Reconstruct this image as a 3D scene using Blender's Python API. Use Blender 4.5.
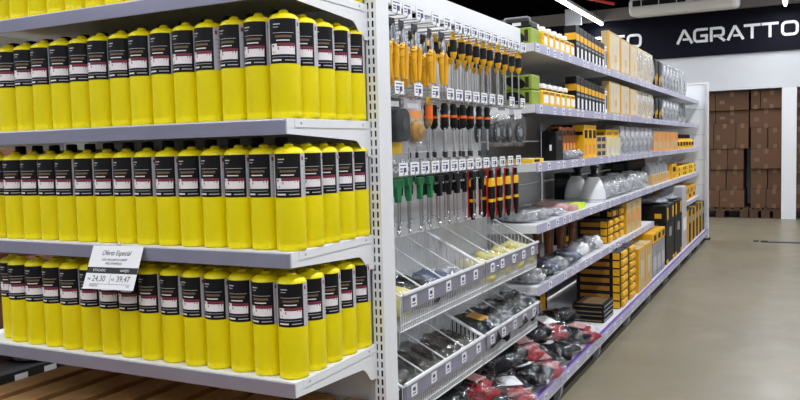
import bpy, math, random
from mathutils import Vector, Matrix
PI = math.pi
rng = random.Random(7)
for o in list(bpy.data.objects): bpy.data.objects.remove(o)
scn = bpy.context.scene
COL = scn.collection

# ------------------------------------------------------------------ camera
EYE = 1.16
FPX, YAW, PITCH, ROLL = 780.0, -0.4752, -0.0670, 0.0258
_f = Vector((math.sin(YAW)*math.cos(PITCH), math.cos(YAW)*math.cos(PITCH), math.sin(PITCH)))
_r0 = Vector((math.cos(YAW), -math.sin(YAW), 0)); _d0 = _f.cross(_r0)
_r = math.cos(ROLL)*_r0 + math.sin(ROLL)*_d0; _d = -math.sin(ROLL)*_r0 + math.cos(ROLL)*_d0
cd = bpy.data.cameras.new('camera'); cd.sensor_width = 36; cd.lens = FPX/800*36; cd.clip_start = .02; cd.clip_end = 100
cam = bpy.data.objects.new('camera', cd); COL.objects.link(cam)
_u = -_d; _b = -_f
cam.matrix_world = Matrix(((_r.x, _u.x, _b.x, 0), (_r.y, _u.y, _b.y, 0), (_r.z, _u.z, _b.z, EYE), (0, 0, 0, 1)))
scn.camera = cam
def at(u, v, X=None, Y=None, Z=None):          # photo pixel -> point on a known plane
    D = _f + _r*((u-400)/FPX) + _d*((v-200)/FPX)
    t = X/D.x if X is not None else Y/D.y if Y is not None else (Z-EYE)/D.z
    return Vector((D.x*t, D.y*t, D.z*t+EYE))
def yat(u, X): return at(u, 138, X=X).y

# ------------------------------------------------------------------ world, exposure
w = bpy.data.worlds.new('world'); scn.world = w; w.use_nodes = True
w.node_tree.nodes['Background'].inputs[0].default_value = (.72, .76, .85, 1)
w.node_tree.nodes['Background'].inputs[1].default_value = .25
scn.view_settings.view_transform = 'Standard'; scn.view_settings.look = 'None'
scn.view_settings.gamma = 1; scn.view_settings.use_curve_mapping = False
scn.view_settings.exposure = 0.15
TUBE_Z = 2.96
TUBE_POWER = 13.0

# ------------------------------------------------------------------ helpers
def lin(c):
    return tuple((x/255/12.92 if x/255 <= .04045 else ((x/255+.055)/1.055)**2.4) for x in c)
def mat(name, rgb, rough=.5, metal=0, noise=0, nscale=20, bump=0, bscale=60, coat=0, emit=0, spec=.5, var=0):
    m = bpy.data.materials.new(name); m.use_nodes = True; nt = m.node_tree; N = nt.nodes; b = N['Principled BSDF']
    c = lin(rgb); b.inputs['Base Color'].default_value = (*c, 1)
    b.inputs['Roughness'].default_value = rough; b.inputs['Metallic'].default_value = metal
    b.inputs['Coat Weight'].default_value = coat; b.inputs['Specular IOR Level'].default_value = spec
    tc = N.new('ShaderNodeTexCoord')
    if noise or var:
        mx = N.new('ShaderNodeMix'); mx.data_type = 'RGBA'; mx.blend_type = 'MULTIPLY'; mx.inputs[0].default_value = 1
        mx.inputs[6].default_value = (*c, 1)
        n = N.new('ShaderNodeTexNoise'); n.inputs['Scale'].default_value = nscale; n.inputs['Detail'].default_value = 4
        nt.links.new(tc.outputs['Object'], n.inputs['Vector'])
        r = N.new('ShaderNodeMapRange'); r.inputs[1].default_value = .3; r.inputs[2].default_value = .7
        r.inputs[3].default_value = 1-noise; r.inputs[4].default_value = 1
        nt.links.new(n.outputs['Fac'], r.inputs[0])
        last = r.outputs[0]
        if var:
            oi = N.new('ShaderNodeObjectInfo'); r2 = N.new('ShaderNodeMapRange'); r2.inputs[3].default_value = 1-var; r2.inputs[4].default_value = 1
            nt.links.new(oi.outputs['Random'], r2.inputs[0])
            ml = N.new('ShaderNodeMath'); ml.operation = 'MULTIPLY'
            nt.links.new(last, ml.inputs[0]); nt.links.new(r2.outputs[0], ml.inputs[1]); last = ml.outputs[0]
        nt.links.new(last, mx.inputs[7]); nt.links.new(mx.outputs[2], b.inputs['Base Color'])
    if bump:
        n2 = N.new('ShaderNodeTexNoise'); n2.inputs['Scale'].default_value = bscale; n2.inputs['Detail'].default_value = 3
        nt.links.new(tc.outputs['Object'], n2.inputs['Vector'])
        bp = N.new('ShaderNodeBump'); bp.inputs['Strength'].default_value = bump; bp.inputs['Distance'].default_value = .01
        nt.links.new(n2.outputs['Fac'], bp.inputs['Height']); nt.links.new(bp.outputs['Normal'], b.inputs['Normal'])
    if emit:
        b.inputs['Emission Color'].default_value = (*c, 1); b.inputs['Emission Strength'].default_value = emit
    return m
def plastic(name, alpha=.75, tint=(235, 238, 242), rough=.14, bump=.7, bscale=30, gloss=False):
    m = bpy.data.materials.new(name); m.use_nodes = True; nt = m.node_tree; N = nt.nodes
    out = N['Material Output']; b = N['Principled BSDF']; c = lin(tint)
    b.inputs['Base Color'].default_value = (*c, 1); b.inputs['Roughness'].default_value = rough; b.inputs['Specular IOR Level'].default_value = .8
    if gloss:
        b = N.new('ShaderNodeBsdfGlossy'); b.inputs['Color'].default_value = (*c, 1); b.inputs['Roughness'].default_value = rough
    t = N.new('ShaderNodeBsdfTransparent'); mx = N.new('ShaderNodeMixShader'); mx.inputs[0].default_value = 1-alpha
    nt.links.new(t.outputs[0], mx.inputs[1]); nt.links.new(b.outputs[0], mx.inputs[2]); nt.links.new(mx.outputs[0], out.inputs[0])
    tc = N.new('ShaderNodeTexCoord'); n = N.new('ShaderNodeTexNoise'); n.inputs['Scale'].default_value = bscale
    bp = N.new('ShaderNodeBump'); bp.inputs['Strength'].default_value = bump; bp.inputs['Distance'].default_value = .02
    nt.links.new(tc.outputs['Object'], n.inputs['Vector']); nt.links.new(n.outputs['Fac'], bp.inputs['Height']); nt.links.new(bp.outputs['Normal'], b.inputs['Normal'])
    r = N.new('ShaderNodeMapRange'); r.inputs[1].default_value = .35; r.inputs[2].default_value = .7; r.inputs[3].default_value = (1-alpha)*.5; r.inputs[4].default_value = min(1, (1-alpha)*1.8)
    nt.links.new(n.outputs['Fac'], r.inputs[0]); nt.links.new(r.outputs[0], mx.inputs[0])
    return m

class MB:
    def __init__(s): s.v = []; s.f = []; s.m = []; s.s = []
    def add(s, vs, fs, mi=0, sm=False):
        k = len(s.v); s.v += [tuple(v) for v in vs]
        for f in fs: s.f.append(tuple(k+i for i in f)); s.m.append(mi); s.s.append(sm)
        return s
    def box(s, x0, x1, y0, y1, z0, z1, mi=0, M=None):
        vs = [Vector((x, y, z)) for z in (z0, z1) for y in (y0, y1) for x in (x0, x1)]
        if M is not None: vs = [M @ v for v in vs]
        return s.add(vs, [(0, 2, 3, 1), (4, 5, 7, 6), (0, 1, 5, 4), (2, 6, 7, 3), (0, 4, 6, 2), (1, 3, 7, 5)], mi)
    def cyl(s, p0, p1, r0, r1=None, n=10, mi=0, sm=True, caps=True):
        p0 = Vector(p0); p1 = Vector(p1); r1 = r0 if r1 is None else r1
        d = (p1-p0).normalized(); a = d.orthogonal().normalized(); b = d.cross(a)
        vs = [p+(a*math.cos(2*PI*i/n)+b*math.sin(2*PI*i/n))*r for p, r in ((p0, r0), (p1, r1)) for i in range(n)]
        s.add(vs, [(i, (i+1) % n, n+(i+1) % n, n+i) for i in range(n)], mi, sm)
        if caps: s.add(vs, [tuple(range(n-1, -1, -1)), tuple(range(n, 2*n))], mi)
        return s
    def lathe(s, prof, n=20, c=(0, 0, 0), mi=0, sm=True, sx=1, sy=1):
        vs = [(c[0]+r*math.cos(2*PI*i/n)*sx, c[1]+r*math.sin(2*PI*i/n)*sy, c[2]+z) for r, z in prof for i in range(n)]
        fs = [(j*n+i, j*n+(i+1) % n, (j+1)*n+(i+1) % n, (j+1)*n+i) for j in range(len(prof)-1) for i in range(n)]
        s.add(vs, fs, mi, sm)
        s.add(vs[:n], [tuple(range(n-1, -1, -1))], mi); s.add(vs[-n:], [tuple(range(n))], mi)
        return s
    def tube(s, pts, r, n=6, mi=0):
        P = [Vector(p) for p in pts]
        for a, b in zip(P[:-1], P[1:]): s.cyl(a, b, r, n=n, mi=mi)
        return s
    def prism(s, poly, axis, a0, a1, mi=0):      # poly in the other two axes (x->yz, y->xz, z->xy)
        def P(p, a): return (a, p[0], p[1]) if axis == 'x' else (p[0], a, p[1]) if axis == 'y' else (p[0], p[1], a)
        n = len(poly); vs = [P(p, a0) for p in poly]+[P(p, a1) for p in poly]
        area = sum(poly[i][0]*poly[(i+1) % n][1]-poly[(i+1) % n][0]*poly[i][1] for i in range(n))
        flip = (area > 0) != (axis == 'y')
        f0 = tuple(range(n)); f1 = tuple(range(2*n-1, n-1, -1))
        sides = [(i, n+i, n+(i+1) % n, (i+1) % n) for i in range(n)]
        fs = [f0, f1]+sides
        if flip: fs = [f[::-1] for f in fs]
        return s.add(vs, fs, mi)
    def blob(s, c, rad, nu=16, nv=10, mi=0, amp=.1, seed=0, e=1.0):   # lumpy, squarish pillow
        R = random.Random(seed); ph = [(R.uniform(0, 6.28), R.uniform(2, 5), R.uniform(2, 5)) for _ in range(4)]
        vs = []
        sg = lambda t: math.copysign(abs(t)**e, t)
        for j in range(nv+1):
            th = PI*j/nv-PI/2
            for i in range(nu):
                a = 2*PI*i/nu
                k = 1+amp*sum(math.sin(p[0]+p[1]*a)*math.cos(p[2]*th+p[0]) for p in ph)*.5
                vs.append((c[0]+rad[0]*sg(math.cos(th))*sg(math.cos(a))*k, c[1]+rad[1]*sg(math.cos(th))*sg(math.sin(a))*k, c[2]+rad[2]*sg(math.sin(th))*(k if th > 0 else 1)))
        fs = [(j*nu+i, j*nu+(i+1) % nu, (j+1)*nu+(i+1) % nu, (j+1)*nu+i) for j in range(nv) for i in range(nu)]
        return s.add(vs, fs, mi, True)
    def mesh(s, name, mats):
        me = bpy.data.meshes.new(name); me.from_pydata(s.v, [], s.f)
        for m in (mats if isinstance(mats, (list, tuple)) else [mats]): me.materials.append(m)
        me.polygons.foreach_set('material_index', s.m); me.polygons.foreach_set('use_smooth', s.s); me.update()
        return me
    def build(s, name, mats, parent=None, bevel=0, kind=None):
        return link(name, s.mesh(name, mats), parent, bevel, kind)
def link(name, me, parent=None, bevel=0, kind=None, loc=None):
    o = bpy.data.objects.new(name, me); COL.objects.link(o); o.parent = parent
    if loc is not None: o.location = loc
    if bevel:
        b = o.modifiers.new('bevel', 'BEVEL'); b.width = bevel; b.segments = 2; b.limit_method = 'ANGLE'; b.angle_limit = .7
    if kind: o['kind'] = kind
    return o
def tag(o, label, cat, group=None):
    o['label'] = label; o['category'] = cat
    if group: o['group'] = group
    return o
def thing(name, label, cat, loc=(0, 0, 0), rotz=0, group=None):
    o = bpy.data.objects.new(name, None); COL.objects.link(o); o.empty_display_size = .05
    o.location = loc; o.rotation_euler = (0, 0, rotz)
    return tag(o, label, cat, group)
def dup(root, loc, rotz=0, label=None, group=None):
    r = root.copy(); COL.objects.link(r); r.location = loc; r.rotation_euler = (0, 0, rotz)
    if label: r['label'] = label
    if group: r['group'] = group
    for ch in list(root.children):
        c = ch.copy(); COL.objects.link(c); c.parent = r
        for g in list(ch.children):
            d = g.copy(); COL.objects.link(d); d.parent = c
    return r
class Maker:       # builds a thing once, afterwards copies it
    def __init__(s, fn): s.fn = fn; s.root = None
    def __call__(s, loc, label, rotz=0, group=None):
        if s.root is None:
            s.root = s.fn(); s.root.location = loc; s.root.rotation_euler = (0, 0, rotz); s.root['label'] = label
            if group: s.root['group'] = group
            return s.root
        return dup(s.root, loc, rotz, label, group)
def struct(name, mb, m, parent=None, bevel=0):
    o = mb.build(name, m, parent, bevel)
    if parent is None: o['kind'] = 'structure'
    return o
def text(name, s, size, m, parent, M, align='LEFT', ext=0, shear=0, sx=1):
    c = bpy.data.curves.new(name, 'FONT'); c.body = s; c.size = size; c.extrude = ext; c.align_x = align; c.shear = shear
    t = bpy.data.objects.new(name, c); COL.objects.link(t)
    dg = bpy.context.evaluated_depsgraph_get(); me = bpy.data.meshes.new_from_object(t.evaluated_get(dg)); me.materials.clear(); me.materials.append(m)
    bpy.data.objects.remove(t); bpy.data.curves.remove(c)
    me.transform(Matrix.Diagonal((sx, 1, 1, 1))); me.transform(M)
    return link(name, me, parent)
ORD = 'first second third fourth fifth sixth seventh eighth ninth tenth eleventh twelfth thirteenth fourteenth fifteenth sixteenth seventeenth eighteenth nineteenth twentieth'.split()

# ------------------------------------------------------------------ materials
M = dict(
 white=mat('white_paint', (228, 229, 231), .38, noise=.03, nscale=6),
 offwhite=mat('panel_white', (216, 217, 219), .45, noise=.04, nscale=5),
 wallw=mat('wall_paint', (206, 208, 212), .8, noise=.05, nscale=2, bump=.05),
 rail=mat('price_rail_lilac', (158, 157, 180), .28, metal=.55, noise=.1, nscale=5),
 railw=mat('price_rail_pale', (176, 174, 200), .35, noise=.05, nscale=6),
 purple=mat('purple_rail', (112, 84, 170), .4),
 dark=mat('black_plastic', (13, 13, 14), .45, var=.2, spec=.3),
 black=mat('matt_black', (9, 9, 10), .6, spec=.25),
 yellow=mat('yellow_gloss', (240, 222, 0), .32, noise=.04, nscale=9, coat=.1, var=.05, spec=.35),
 yel2=mat('tool_yellow', (238, 176, 12), .45, noise=.06, var=.1),
 yel3=mat('carton_yellow', (244, 196, 24), .5, noise=.05, var=.06),
 amber=mat('amber', (158, 104, 22), .5, noise=.2, nscale=30),
 orange=mat('carton_orange', (226, 150, 66), .6, noise=.12, var=.1),
 rust=mat('rust_orange', (176, 96, 30), .55, noise=.15, var=.15),
 label=mat('label_black', (13, 12, 15), .5, noise=.1, nscale=40, spec=.25),
 lgrey=mat('label_grey', (186, 183, 188), .45),
 lwhite=mat('label_white', (236, 230, 232), .45, noise=.04, nscale=80),
 lpink=mat('label_red', (128, 36, 56), .5),
 lgold=mat('label_gold', (112, 88, 58), .45),
 paper=mat('paper_white', (232, 232, 234), .7),
 ink=mat('ink', (34, 32, 40), .7),
 inkb=mat('ink_violet', (70, 66, 110), .7),
 steel=mat('steel', (178, 180, 184), .28, metal=1, noise=.08),
 chrome=mat('bright_steel', (215, 217, 220), .2, metal=.9),
 green=mat('tool_green', (18, 112, 62), .4),
 lime=mat('box_lime', (140, 162, 48), .5, noise=.08),
 red=mat('red_fabric', (176, 14, 26), .7, noise=.45, nscale=22, bump=.4),
 redp=mat('red_plastic', (196, 44, 34), .4),
 orangep=mat('orange_plastic', (236, 104, 24), .4),
 gold=mat('brass_bristle', (190, 140, 50), .5, noise=.35, nscale=60, bump=.5),
 fabric=mat('black_fabric', (15, 15, 17), .85, spec=.25, noise=.3, nscale=25, bump=.5),
 gfabric=mat('grey_fabric', (196, 196, 200), .9, noise=.96, nscale=26, bump=.5),
 bfabric=mat('blue_grey_fabric', (92, 104, 132), .85, noise=.5, nscale=14, bump=.5),
 olive=mat('olive_fabric', (58, 50, 30), .85, noise=.4, nscale=20, bump=.5),
 pale=mat('pale_yellow_fabric', (226, 216, 132), .8, noise=.2, nscale=18, bump=.4),
 pink=mat('pale_pink', (214, 158, 156), .6, noise=.3, nscale=20),
 neon=mat('neon_label', (206, 240, 30), .5),
 kraft=mat('kraft_card', (200, 172, 120), .7, noise=.14, nscale=8, var=.06),
 beige=mat('beige_card', (214, 200, 172), .65, noise=.2, nscale=9, var=.08),
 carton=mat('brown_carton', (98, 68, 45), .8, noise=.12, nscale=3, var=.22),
 tape=mat('parcel_tape', (112, 82, 56), .4),
 wood=mat('pallet_wood', (186, 140, 84), .8, noise=.4, nscale=9, bump=.2, var=.15),
 wood2=mat('dimmed_pallet_wood', (92, 66, 44), .85, noise=.4, nscale=9, bump=.2, var=.15),  # darker copy of the pallet wood; stock-room dimness is put into its colour
 hwood=mat('handle_wood', (122, 72, 42), .5, noise=.25, nscale=14, var=.15),
 gplas=mat('grey_plastic', (150, 152, 158), .35, noise=.15, nscale=15, var=.1),
 dgrey=mat('dark_grey', (46, 47, 50), .5),
 clear=plastic('clear_bag', .88, gloss=True, bscale=45), blister=plastic('blister', .88, bump=.15, bscale=10, gloss=True), foggy=plastic('foggy_bag', .62, (225, 228, 232), bscale=22),
 hdpe=mat('milky_plastic', (226, 226, 228), .35),
 navy=mat('sign_navy', (12, 12, 26), .6, noise=.08, nscale=2, spec=.12),
 ceil=mat('ceiling_black', (8, 8, 11), .9, noise=.2, nscale=3, spec=.05),
 cgrey=mat('beam_grey', (40, 39, 40), .7, noise=.15, nscale=3),
 tubeon=mat('tube_lit', (235, 238, 255), .3, emit=9),
 acw=mat('ac_casing', (228, 225, 218), .45), beam2=mat('beam_light', (128, 122, 116), .7),
)
# polished concrete floor
fm = mat('polished_concrete', (138, 129, 108), .3, noise=.16, nscale=1.1)
nt = fm.node_tree; b = nt.nodes['Principled BSDF']
n = nt.nodes.new('ShaderNodeTexNoise'); n.inputs['Scale'].default_value = 5; n.inputs['Detail'].default_value = 6
r = nt.nodes.new('ShaderNodeMapRange'); r.inputs[3].default_value = .22; r.inputs[4].default_value = .5
tc = nt.nodes.new('ShaderNodeTexCoord'); nt.links.new(tc.outputs['Object'], n.inputs['Vector'])
nt.links.new(n.outputs['Fac'], r.inputs[0]); nt.links.new(r.outputs[0], b.inputs['Roughness'])

# ------------------------------------------------------------------ room
X0, X1, Y0R, Y1R, YW = -7.5, 5.0, -4.0, 14.6, 12.3
CEIL = 3.75
struct('floor', MB().box(X0, X1, Y0R, Y1R, -.1, 0), fm)
struct('ceiling', MB().box(X0, X1, Y0R, Y1R, CEIL, CEIL+.1), M['ceil'])
struct('wall_left', MB().box(X0-.15, X0, Y0R, Y1R, 0, CEIL), M['wallw'])
struct('wall_right', MB().box(X1, X1+.15, Y0R, Y1R, 0, CEIL), M['wallw'])
struct('wall_front', MB().box(X0, X1, Y0R-.15, Y0R, 0, CEIL), M['wallw'])
struct('wall_rear', MB().box(X0, X1, Y1R, Y1R+.15, 0, CEIL), M['wallw'])
OT = 1.868                                   # underside of the header over the stock-room opening
wb = MB().box(X0, X1, YW, YW+.2, OT, 2.38).box(X0, -2.05, YW, YW+.2, 0, OT).box(3.4, X1, YW, YW+.2, 0, OT)
struct('wall_back', wb, M['wallw'])
struct('wall_back_upper', MB().box(X0, X1, YW+.06, YW+.2, 2.38, CEIL), M['ceil'])
struct('trim_1', MB().box(-.241, -.051, YW-.0, YW+.2, 0, OT), M['white'], bevel=.008)
struct('trim_2', MB().box(1.6, 1.79, YW-.0, YW+.2, 0, OT), M['white'], bevel=.008)
# ceiling beams
for k, (y0, y1, z0) in enumerate(((10.3, 10.5, 3.5), (7.0, 7.2, 3.5), (3.6, 3.8, 3.5), (12.05, 12.2, 3.0))):
    struct('trim_%d' % (k+3), MB().box(X0, X1, y0, y1, z0, CEIL if k < 3 else 3.16), M['cgrey' if k < 3 else 'beam2'])

# company sign on the rear wall
sg = thing('wall_sign', 'long navy wall sign repeating the white name AGRATTO above the stock opening', 'sign', (0, YW, 2.38))
MB().box(-6.9, 4.7, -.045, .06, 0, .625).build('sign_board', M['navy'], sg)
def stroke(mb, pts, w, closed=False):
    P = [Vector((p[0], p[1])) for p in pts]
    n = len(P); L = []; Rr = []
    for i in range(n):
        a = P[(i-1) % n] if (i > 0 or closed) else None; c = P[(i+1) % n] if (i < n-1 or closed) else None
        d1 = (P[i]-a).normalized() if a is not None else (c-P[i]).normalized()
        d2 = (c-P[i]).normalized() if c is not None else d1
        n1 = Vector((-d1.y, d1.x)); n2 = Vector((-d2.y, d2.x)); m = (n1+n2)
        m = m.normalized() if m.length > 1e-6 else n1
        k = w/2/max(.4, m.dot(n1)); L.append(P[i]+m*k); Rr.append(P[i]-m*k)
    for i in range(n if closed else n-1):
        j = (i+1) % n
        mb.prism([L[i], Rr[i], Rr[j], L[j]], 'y', -.02, 0)
def rrect(x0, x1, z0, z1, r, k=5):
    out = []
    for cx, cz, a0 in ((x1-r, z1-r, 0), (x0+r, z1-r, 90), (x0+r, z0+r, 180), (x1-r, z0+r, 270)):
        for i in range(k+1):
            a = math.radians(a0+90*i/k); out.append((cx+r*math.cos(a), cz+r*math.sin(a)))
    return out
LW, LH, SW = .2, .205, .036
def glyph(ch):
    mb = MB(); w_, h, s = LW, LH, SW; e = s/2
    if ch == 'A':
        stroke(mb, [(0+e*.6, 0), (w_*.5-e*.1, h-e), (w_*.5+e*.7, h-e), (w_-e*.3+.02, 0)], s); stroke(mb, [(w_*.42, h*.3), (w_*.82, h*.3)], s*.85)
    elif ch == 'G':
        stroke(mb, [(w_, h-e), (.05, h-e), (e+.006, h-e-.02), (e, h-.06), (e, .06), (e+.006, e+.02), (.05, e), (w_-e, e), (w_-e, h*.47), (w_*.5, h*.47)], s)
    elif ch == 'R':
        stroke(mb, [(e, 0), (e, h-e), (w_-.05, h-e), (w_-e-.008, h-e-.014), (w_-e, h-.06), (w_-e, h*.55), (w_-e-.008, h*.44), (w_-.05, h*.38), (s*1.3, h*.38)], s)
        stroke(mb, [(w_*.55, h*.36), (w_*1.0, 0)], s)
    elif ch == 'T':
        stroke(mb, [(-.008, h-e), (w_+.008, h-e)], s); stroke(mb, [(w_*.5, h-s), (w_*.5, 0)], s*1.05)
    elif ch == 'O':
        stroke(mb, rrect(e, w_-e+.02, e, h-e, .05), s, True)
    return mb
for wx in (-5.85, -3.745, -1.64, .465, 2.57):
    for i, ch in enumerate('AGRATTO'):
        o = glyph(ch).build('letter', M['paper'], sg); o.location = (wx+i*.229+(.01 if i == 6 else 0), -.045, .195)

# stock of cartons behind the opening, on pallets
def pallet(loc, sx, sy, label, along='y', n=7, group=None, wood='wood'):
    t = thing('wooden_pallet', label, 'pallet', loc, 0, group)
    L = sx if along == 'y' else sy; wbd = L/n*.72
    me = (MB().box(-wbd/2, wbd/2, -sy/2, sy/2, .132, .152) if along == 'y' else MB().box(-sx/2, sx/2, -wbd/2, wbd/2, .132, .152)).mesh('deck_board', M[wood])
    for i in range(n):
        p = -L/2+wbd/2+(L-wbd)*i/(n-1)
        link('deck_board', me, t, .002, loc=(p, 0, 0) if along == 'y' else (0, p, 0))
    for k in (-1, 0, 1):
        if along == 'y':
            MB().box(-sx/2, sx/2, k*(sy/2-.05)-.045, k*(sy/2-.05)+.045, .107, .132).build('stringer', M[wood], t)
            for q in (-1, 0, 1): MB().box(q*(sx/2-.06)-.055, q*(sx/2-.06)+.055, k*(sy/2-.05)-.045, k*(sy/2-.05)+.045, .02, .107).build('block', M[wood], t)
            MB().box(k*(sx/2-.06)-.055, k*(sx/2-.06)+.055, -sy/2, sy/2, 0, .02).build('bottom_board', M[wood], t)
        else:
            MB().box(k*(sx/2-.06)-.055, k*(sx/2-.06)+.055, -sy/2, sy/2, .02, .132).build('stringer', M[wood], t)
            MB().box(-sx/2, sx/2, k*(sy/2-.05)-.045, k*(sy/2-.05)+.045, 0, .02).build('bottom_board', M[wood], t)
    return t
def carton(x0, x1, y0, y1, z0, z1, label, group=None):
    g = .006; sx = x1-x0-g; sy = y1-y0-g; h = z1-z0-.002
    t = thing('cardboard_carton', label, 'carton', ((x0+x1)/2, (y0+y1)/2, z0), 0, group)
    MB().box(-sx/2, sx/2, -sy/2, sy/2, 0, h).build('body', M['carton'], t, .006)
    MB().box(-.025, .025, -sy/2-.0012, sy/2+.0012, h-.07, h+.0012).box(-.025, .025, -sy/2-.0012, -sy/2, 0, .06).build('tape_strip', M['tape'], t)
    if sx > .25: MB().box(-sx*.38, -sx*.22, -sy/2-.001, -sy/2, h*.35, h*.55).build('shipping_label', M['tape'], t)
    return t
def px(x): return at(700+x/2.667, 218, Y=12.42).x
def pz(y): return at(740, 80+y/2.667, Y=12.42).z
stacks = [('left', [(25, 130, 12.42)], [[(295, 345), (-5, 52), (52, 118)], [(240, 294), (-20, 24), (24, 68), (69, 115)], [(184, 239), (-20, 26), (26, 73), (73, 116)], [(116, 183), (-20, 36), (36, 95), (95, 129)], [(81, 115), (-20, 40), (40, 129)], [(30, 80), (-20, 40), (40, 129)]]),
          ('right', [], [[(292, 345), (134, 176), (176, 218)], [(238, 291), (134, 179), (180, 218)], [(185, 237), (134, 218)], [(130, 184), (134, 179), (180, 218)], [(80, 129), (131, 219)], [(30, 79), (134, 160), (160, 219)]]),
          ('far', [], [[(292, 345), (224, 300), (300, 380)], [(238, 291), (224, 300), (300, 380)], [(185, 237), (224, 310), (310, 380)], [(130, 184), (224, 300), (300, 380)], [(80, 129), (224, 380)], [(30, 79), (224, 300), (300, 380)]])]
where = {'left': 'stack beside the shelving', 'right': 'stack left of white column', 'far': 'stack right of white column'}
PTOP = .153
for nm, _, rows in stacks:
    xs = [px(x) for r_ in rows for p in r_[1:] for x in p]; xa, xb = min(xs), max(xs)
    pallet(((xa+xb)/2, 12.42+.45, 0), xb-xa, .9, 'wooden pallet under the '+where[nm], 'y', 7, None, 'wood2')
    z = PTOP; zs = [max(PTOP, pz(r_[0][1])) for r_ in rows]+[pz(rows[-1][0][0])]
    zs[0] = PTOP
    for q, r_ in enumerate(rows):
        jit = rng.uniform(0, .03)
        for c, (a, b_) in enumerate(r_[1:]):
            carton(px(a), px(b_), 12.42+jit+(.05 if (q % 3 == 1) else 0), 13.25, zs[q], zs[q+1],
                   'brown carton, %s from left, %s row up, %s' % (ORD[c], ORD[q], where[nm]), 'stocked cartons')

# black strip marking on the floor
sp = at(756, 241.5, Z=0); sp2 = at(800, 243, Z=0)
st = thing('floor_strip', 'narrow dark metal strip lying across the concrete floor', 'strip', (sp.x, sp.y, 0))
MB().box(.05, 1.6, -.07, .07, 0, .006).build('strip_plate', M['dark'], st, .002)
MB().box(.12, 1.55, -.025, .02, .006, .009).build('strip_bead', M['gplas'], st)
MB().cyl((0, 0, 0), (0, 0, .012), .03, n=12).build('end_bolt', M['dgrey'], st)

# ------------------------------------------------------------------ ceiling lamps and air conditioner
def lamp_row(x, y0, y1, label):
    n = round((y1-y0)/2.4); L = (y1-y0)/n
    for i in range(n):
        ya = y0+i*L; t = thing('tube_lamp', label % ORD[n-1-i], 'lamp', (x, ya+L/2, TUBE_Z), 0, 'hanging tube lamps')
        MB().box(-.035, .035, -L/2+.01, L/2-.01, .02, .06).build('housing', M['acw'], t)
        MB().cyl((0, -L/2+.02, 0), (0, L/2-.02, 0), .02, n=12).build('tube', M['tubeon'], t)
        for s in (-1, 1): MB().cyl((0, s*L*.35, .06), (0, s*L*.35, CEIL-TUBE_Z), .004, n=6).build('hanger', M['dgrey'], t)
        ld = bpy.data.lights.new('tube_light', 'AREA'); ld.shape = 'RECTANGLE'; ld.size = .07; ld.size_y = L*.96
        ld.energy = TUBE_POWER*L; ld.color = (.93, .96, 1.0)
        lo = bpy.data.objects.new('tube_light', ld); COL.objects.link(lo); lo.parent = t; lo.location = (0, 0, -.03)
lamp_row(-2.72, -2.5, 12.2, 'lit ceiling tube over the left aisle, %s from the sign wall')
lamp_row(-.2, -2.5, 12.0, 'lit ceiling tube over the main aisle, %s from the sign wall')
lamp_row(2.3, -2.5, 12.0, 'lit ceiling tube over the right aisle, %s from the sign wall')
lamp_row(-5.2, -2.5, 12.0, 'lit ceiling tube over the far left aisle, %s from the sign wall')

ac = thing('air_conditioner', 'long white ceiling air conditioner hung in front of the navy sign', 'air conditioner', (0, 0, 0))
ax0, ax1, ay, az = at(628, 2, Y=11.0).x, at(737, 4, Y=11.0).x, 11.0, at(640, 15.5, Y=11.0).z
prof = [(ay, az+.1), (ay+.06, az), (ay+.62, az+.06), (ay+.68, az+.24), (ay+.02, az+.24)]
MB().prism(prof, 'x', ax0, ax1).build('casing', M['acw'], ac, .05)
mid = ax0+(ax1-ax0)*.58
for xa, xb in ((ax0+.06, mid-.05), (mid+.05, ax1-.05)):
    MB().box(xa, xb, ay-.004, ay+.012, az+.125, az+.2).build('air_outlet', M['dark'], ac)
    for k in range(3): x = xa+(xb-xa)*(k+.5)/3; MB().box(x-.006, x+.006, ay-.008, ay, az+.12, az+.205).build('louvre', M['acw'], ac)
for s in (ax0+.2, ax1-.2): MB().cyl((s, ay+.35, az+.24), (s, ay+.35, CEIL), .008, n=6).build('hanger', M['dgrey'], ac)
rp = at(612, 3, Y=10.0)
tag(MB().cyl((rp.x-.9, rp.y-.9, rp.z+.18), (rp.x+.02, rp.y+.02, rp.z-.01), .02, n=8).cyl((rp.x-.9, rp.y-.9, rp.z+.18), (rp.x-.9, rp.y-.9, CEIL), .02, n=8).build('sprinkler_pipe', M['redp']), 'thin red fire sprinkler pipe hanging below the dark ceiling', 'pipe')
wbx = at(573.5, 18, Y=11.6)
hb = thing('hanging_sign', 'small blank white sign hanging behind the lit tube over the left aisle', 'sign', (wbx.x, 11.6, wbx.z-.11))
MB().box(-.12, .12, -.03, .03, 0, .24).build('sign_plate', M['offwhite'], hb, .006)
MB().cyl((0, 0, .24), (0, 0, CEIL-wbx.z+.11), .006, n=6).build('hanger', M['dgrey'], hb)

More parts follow.
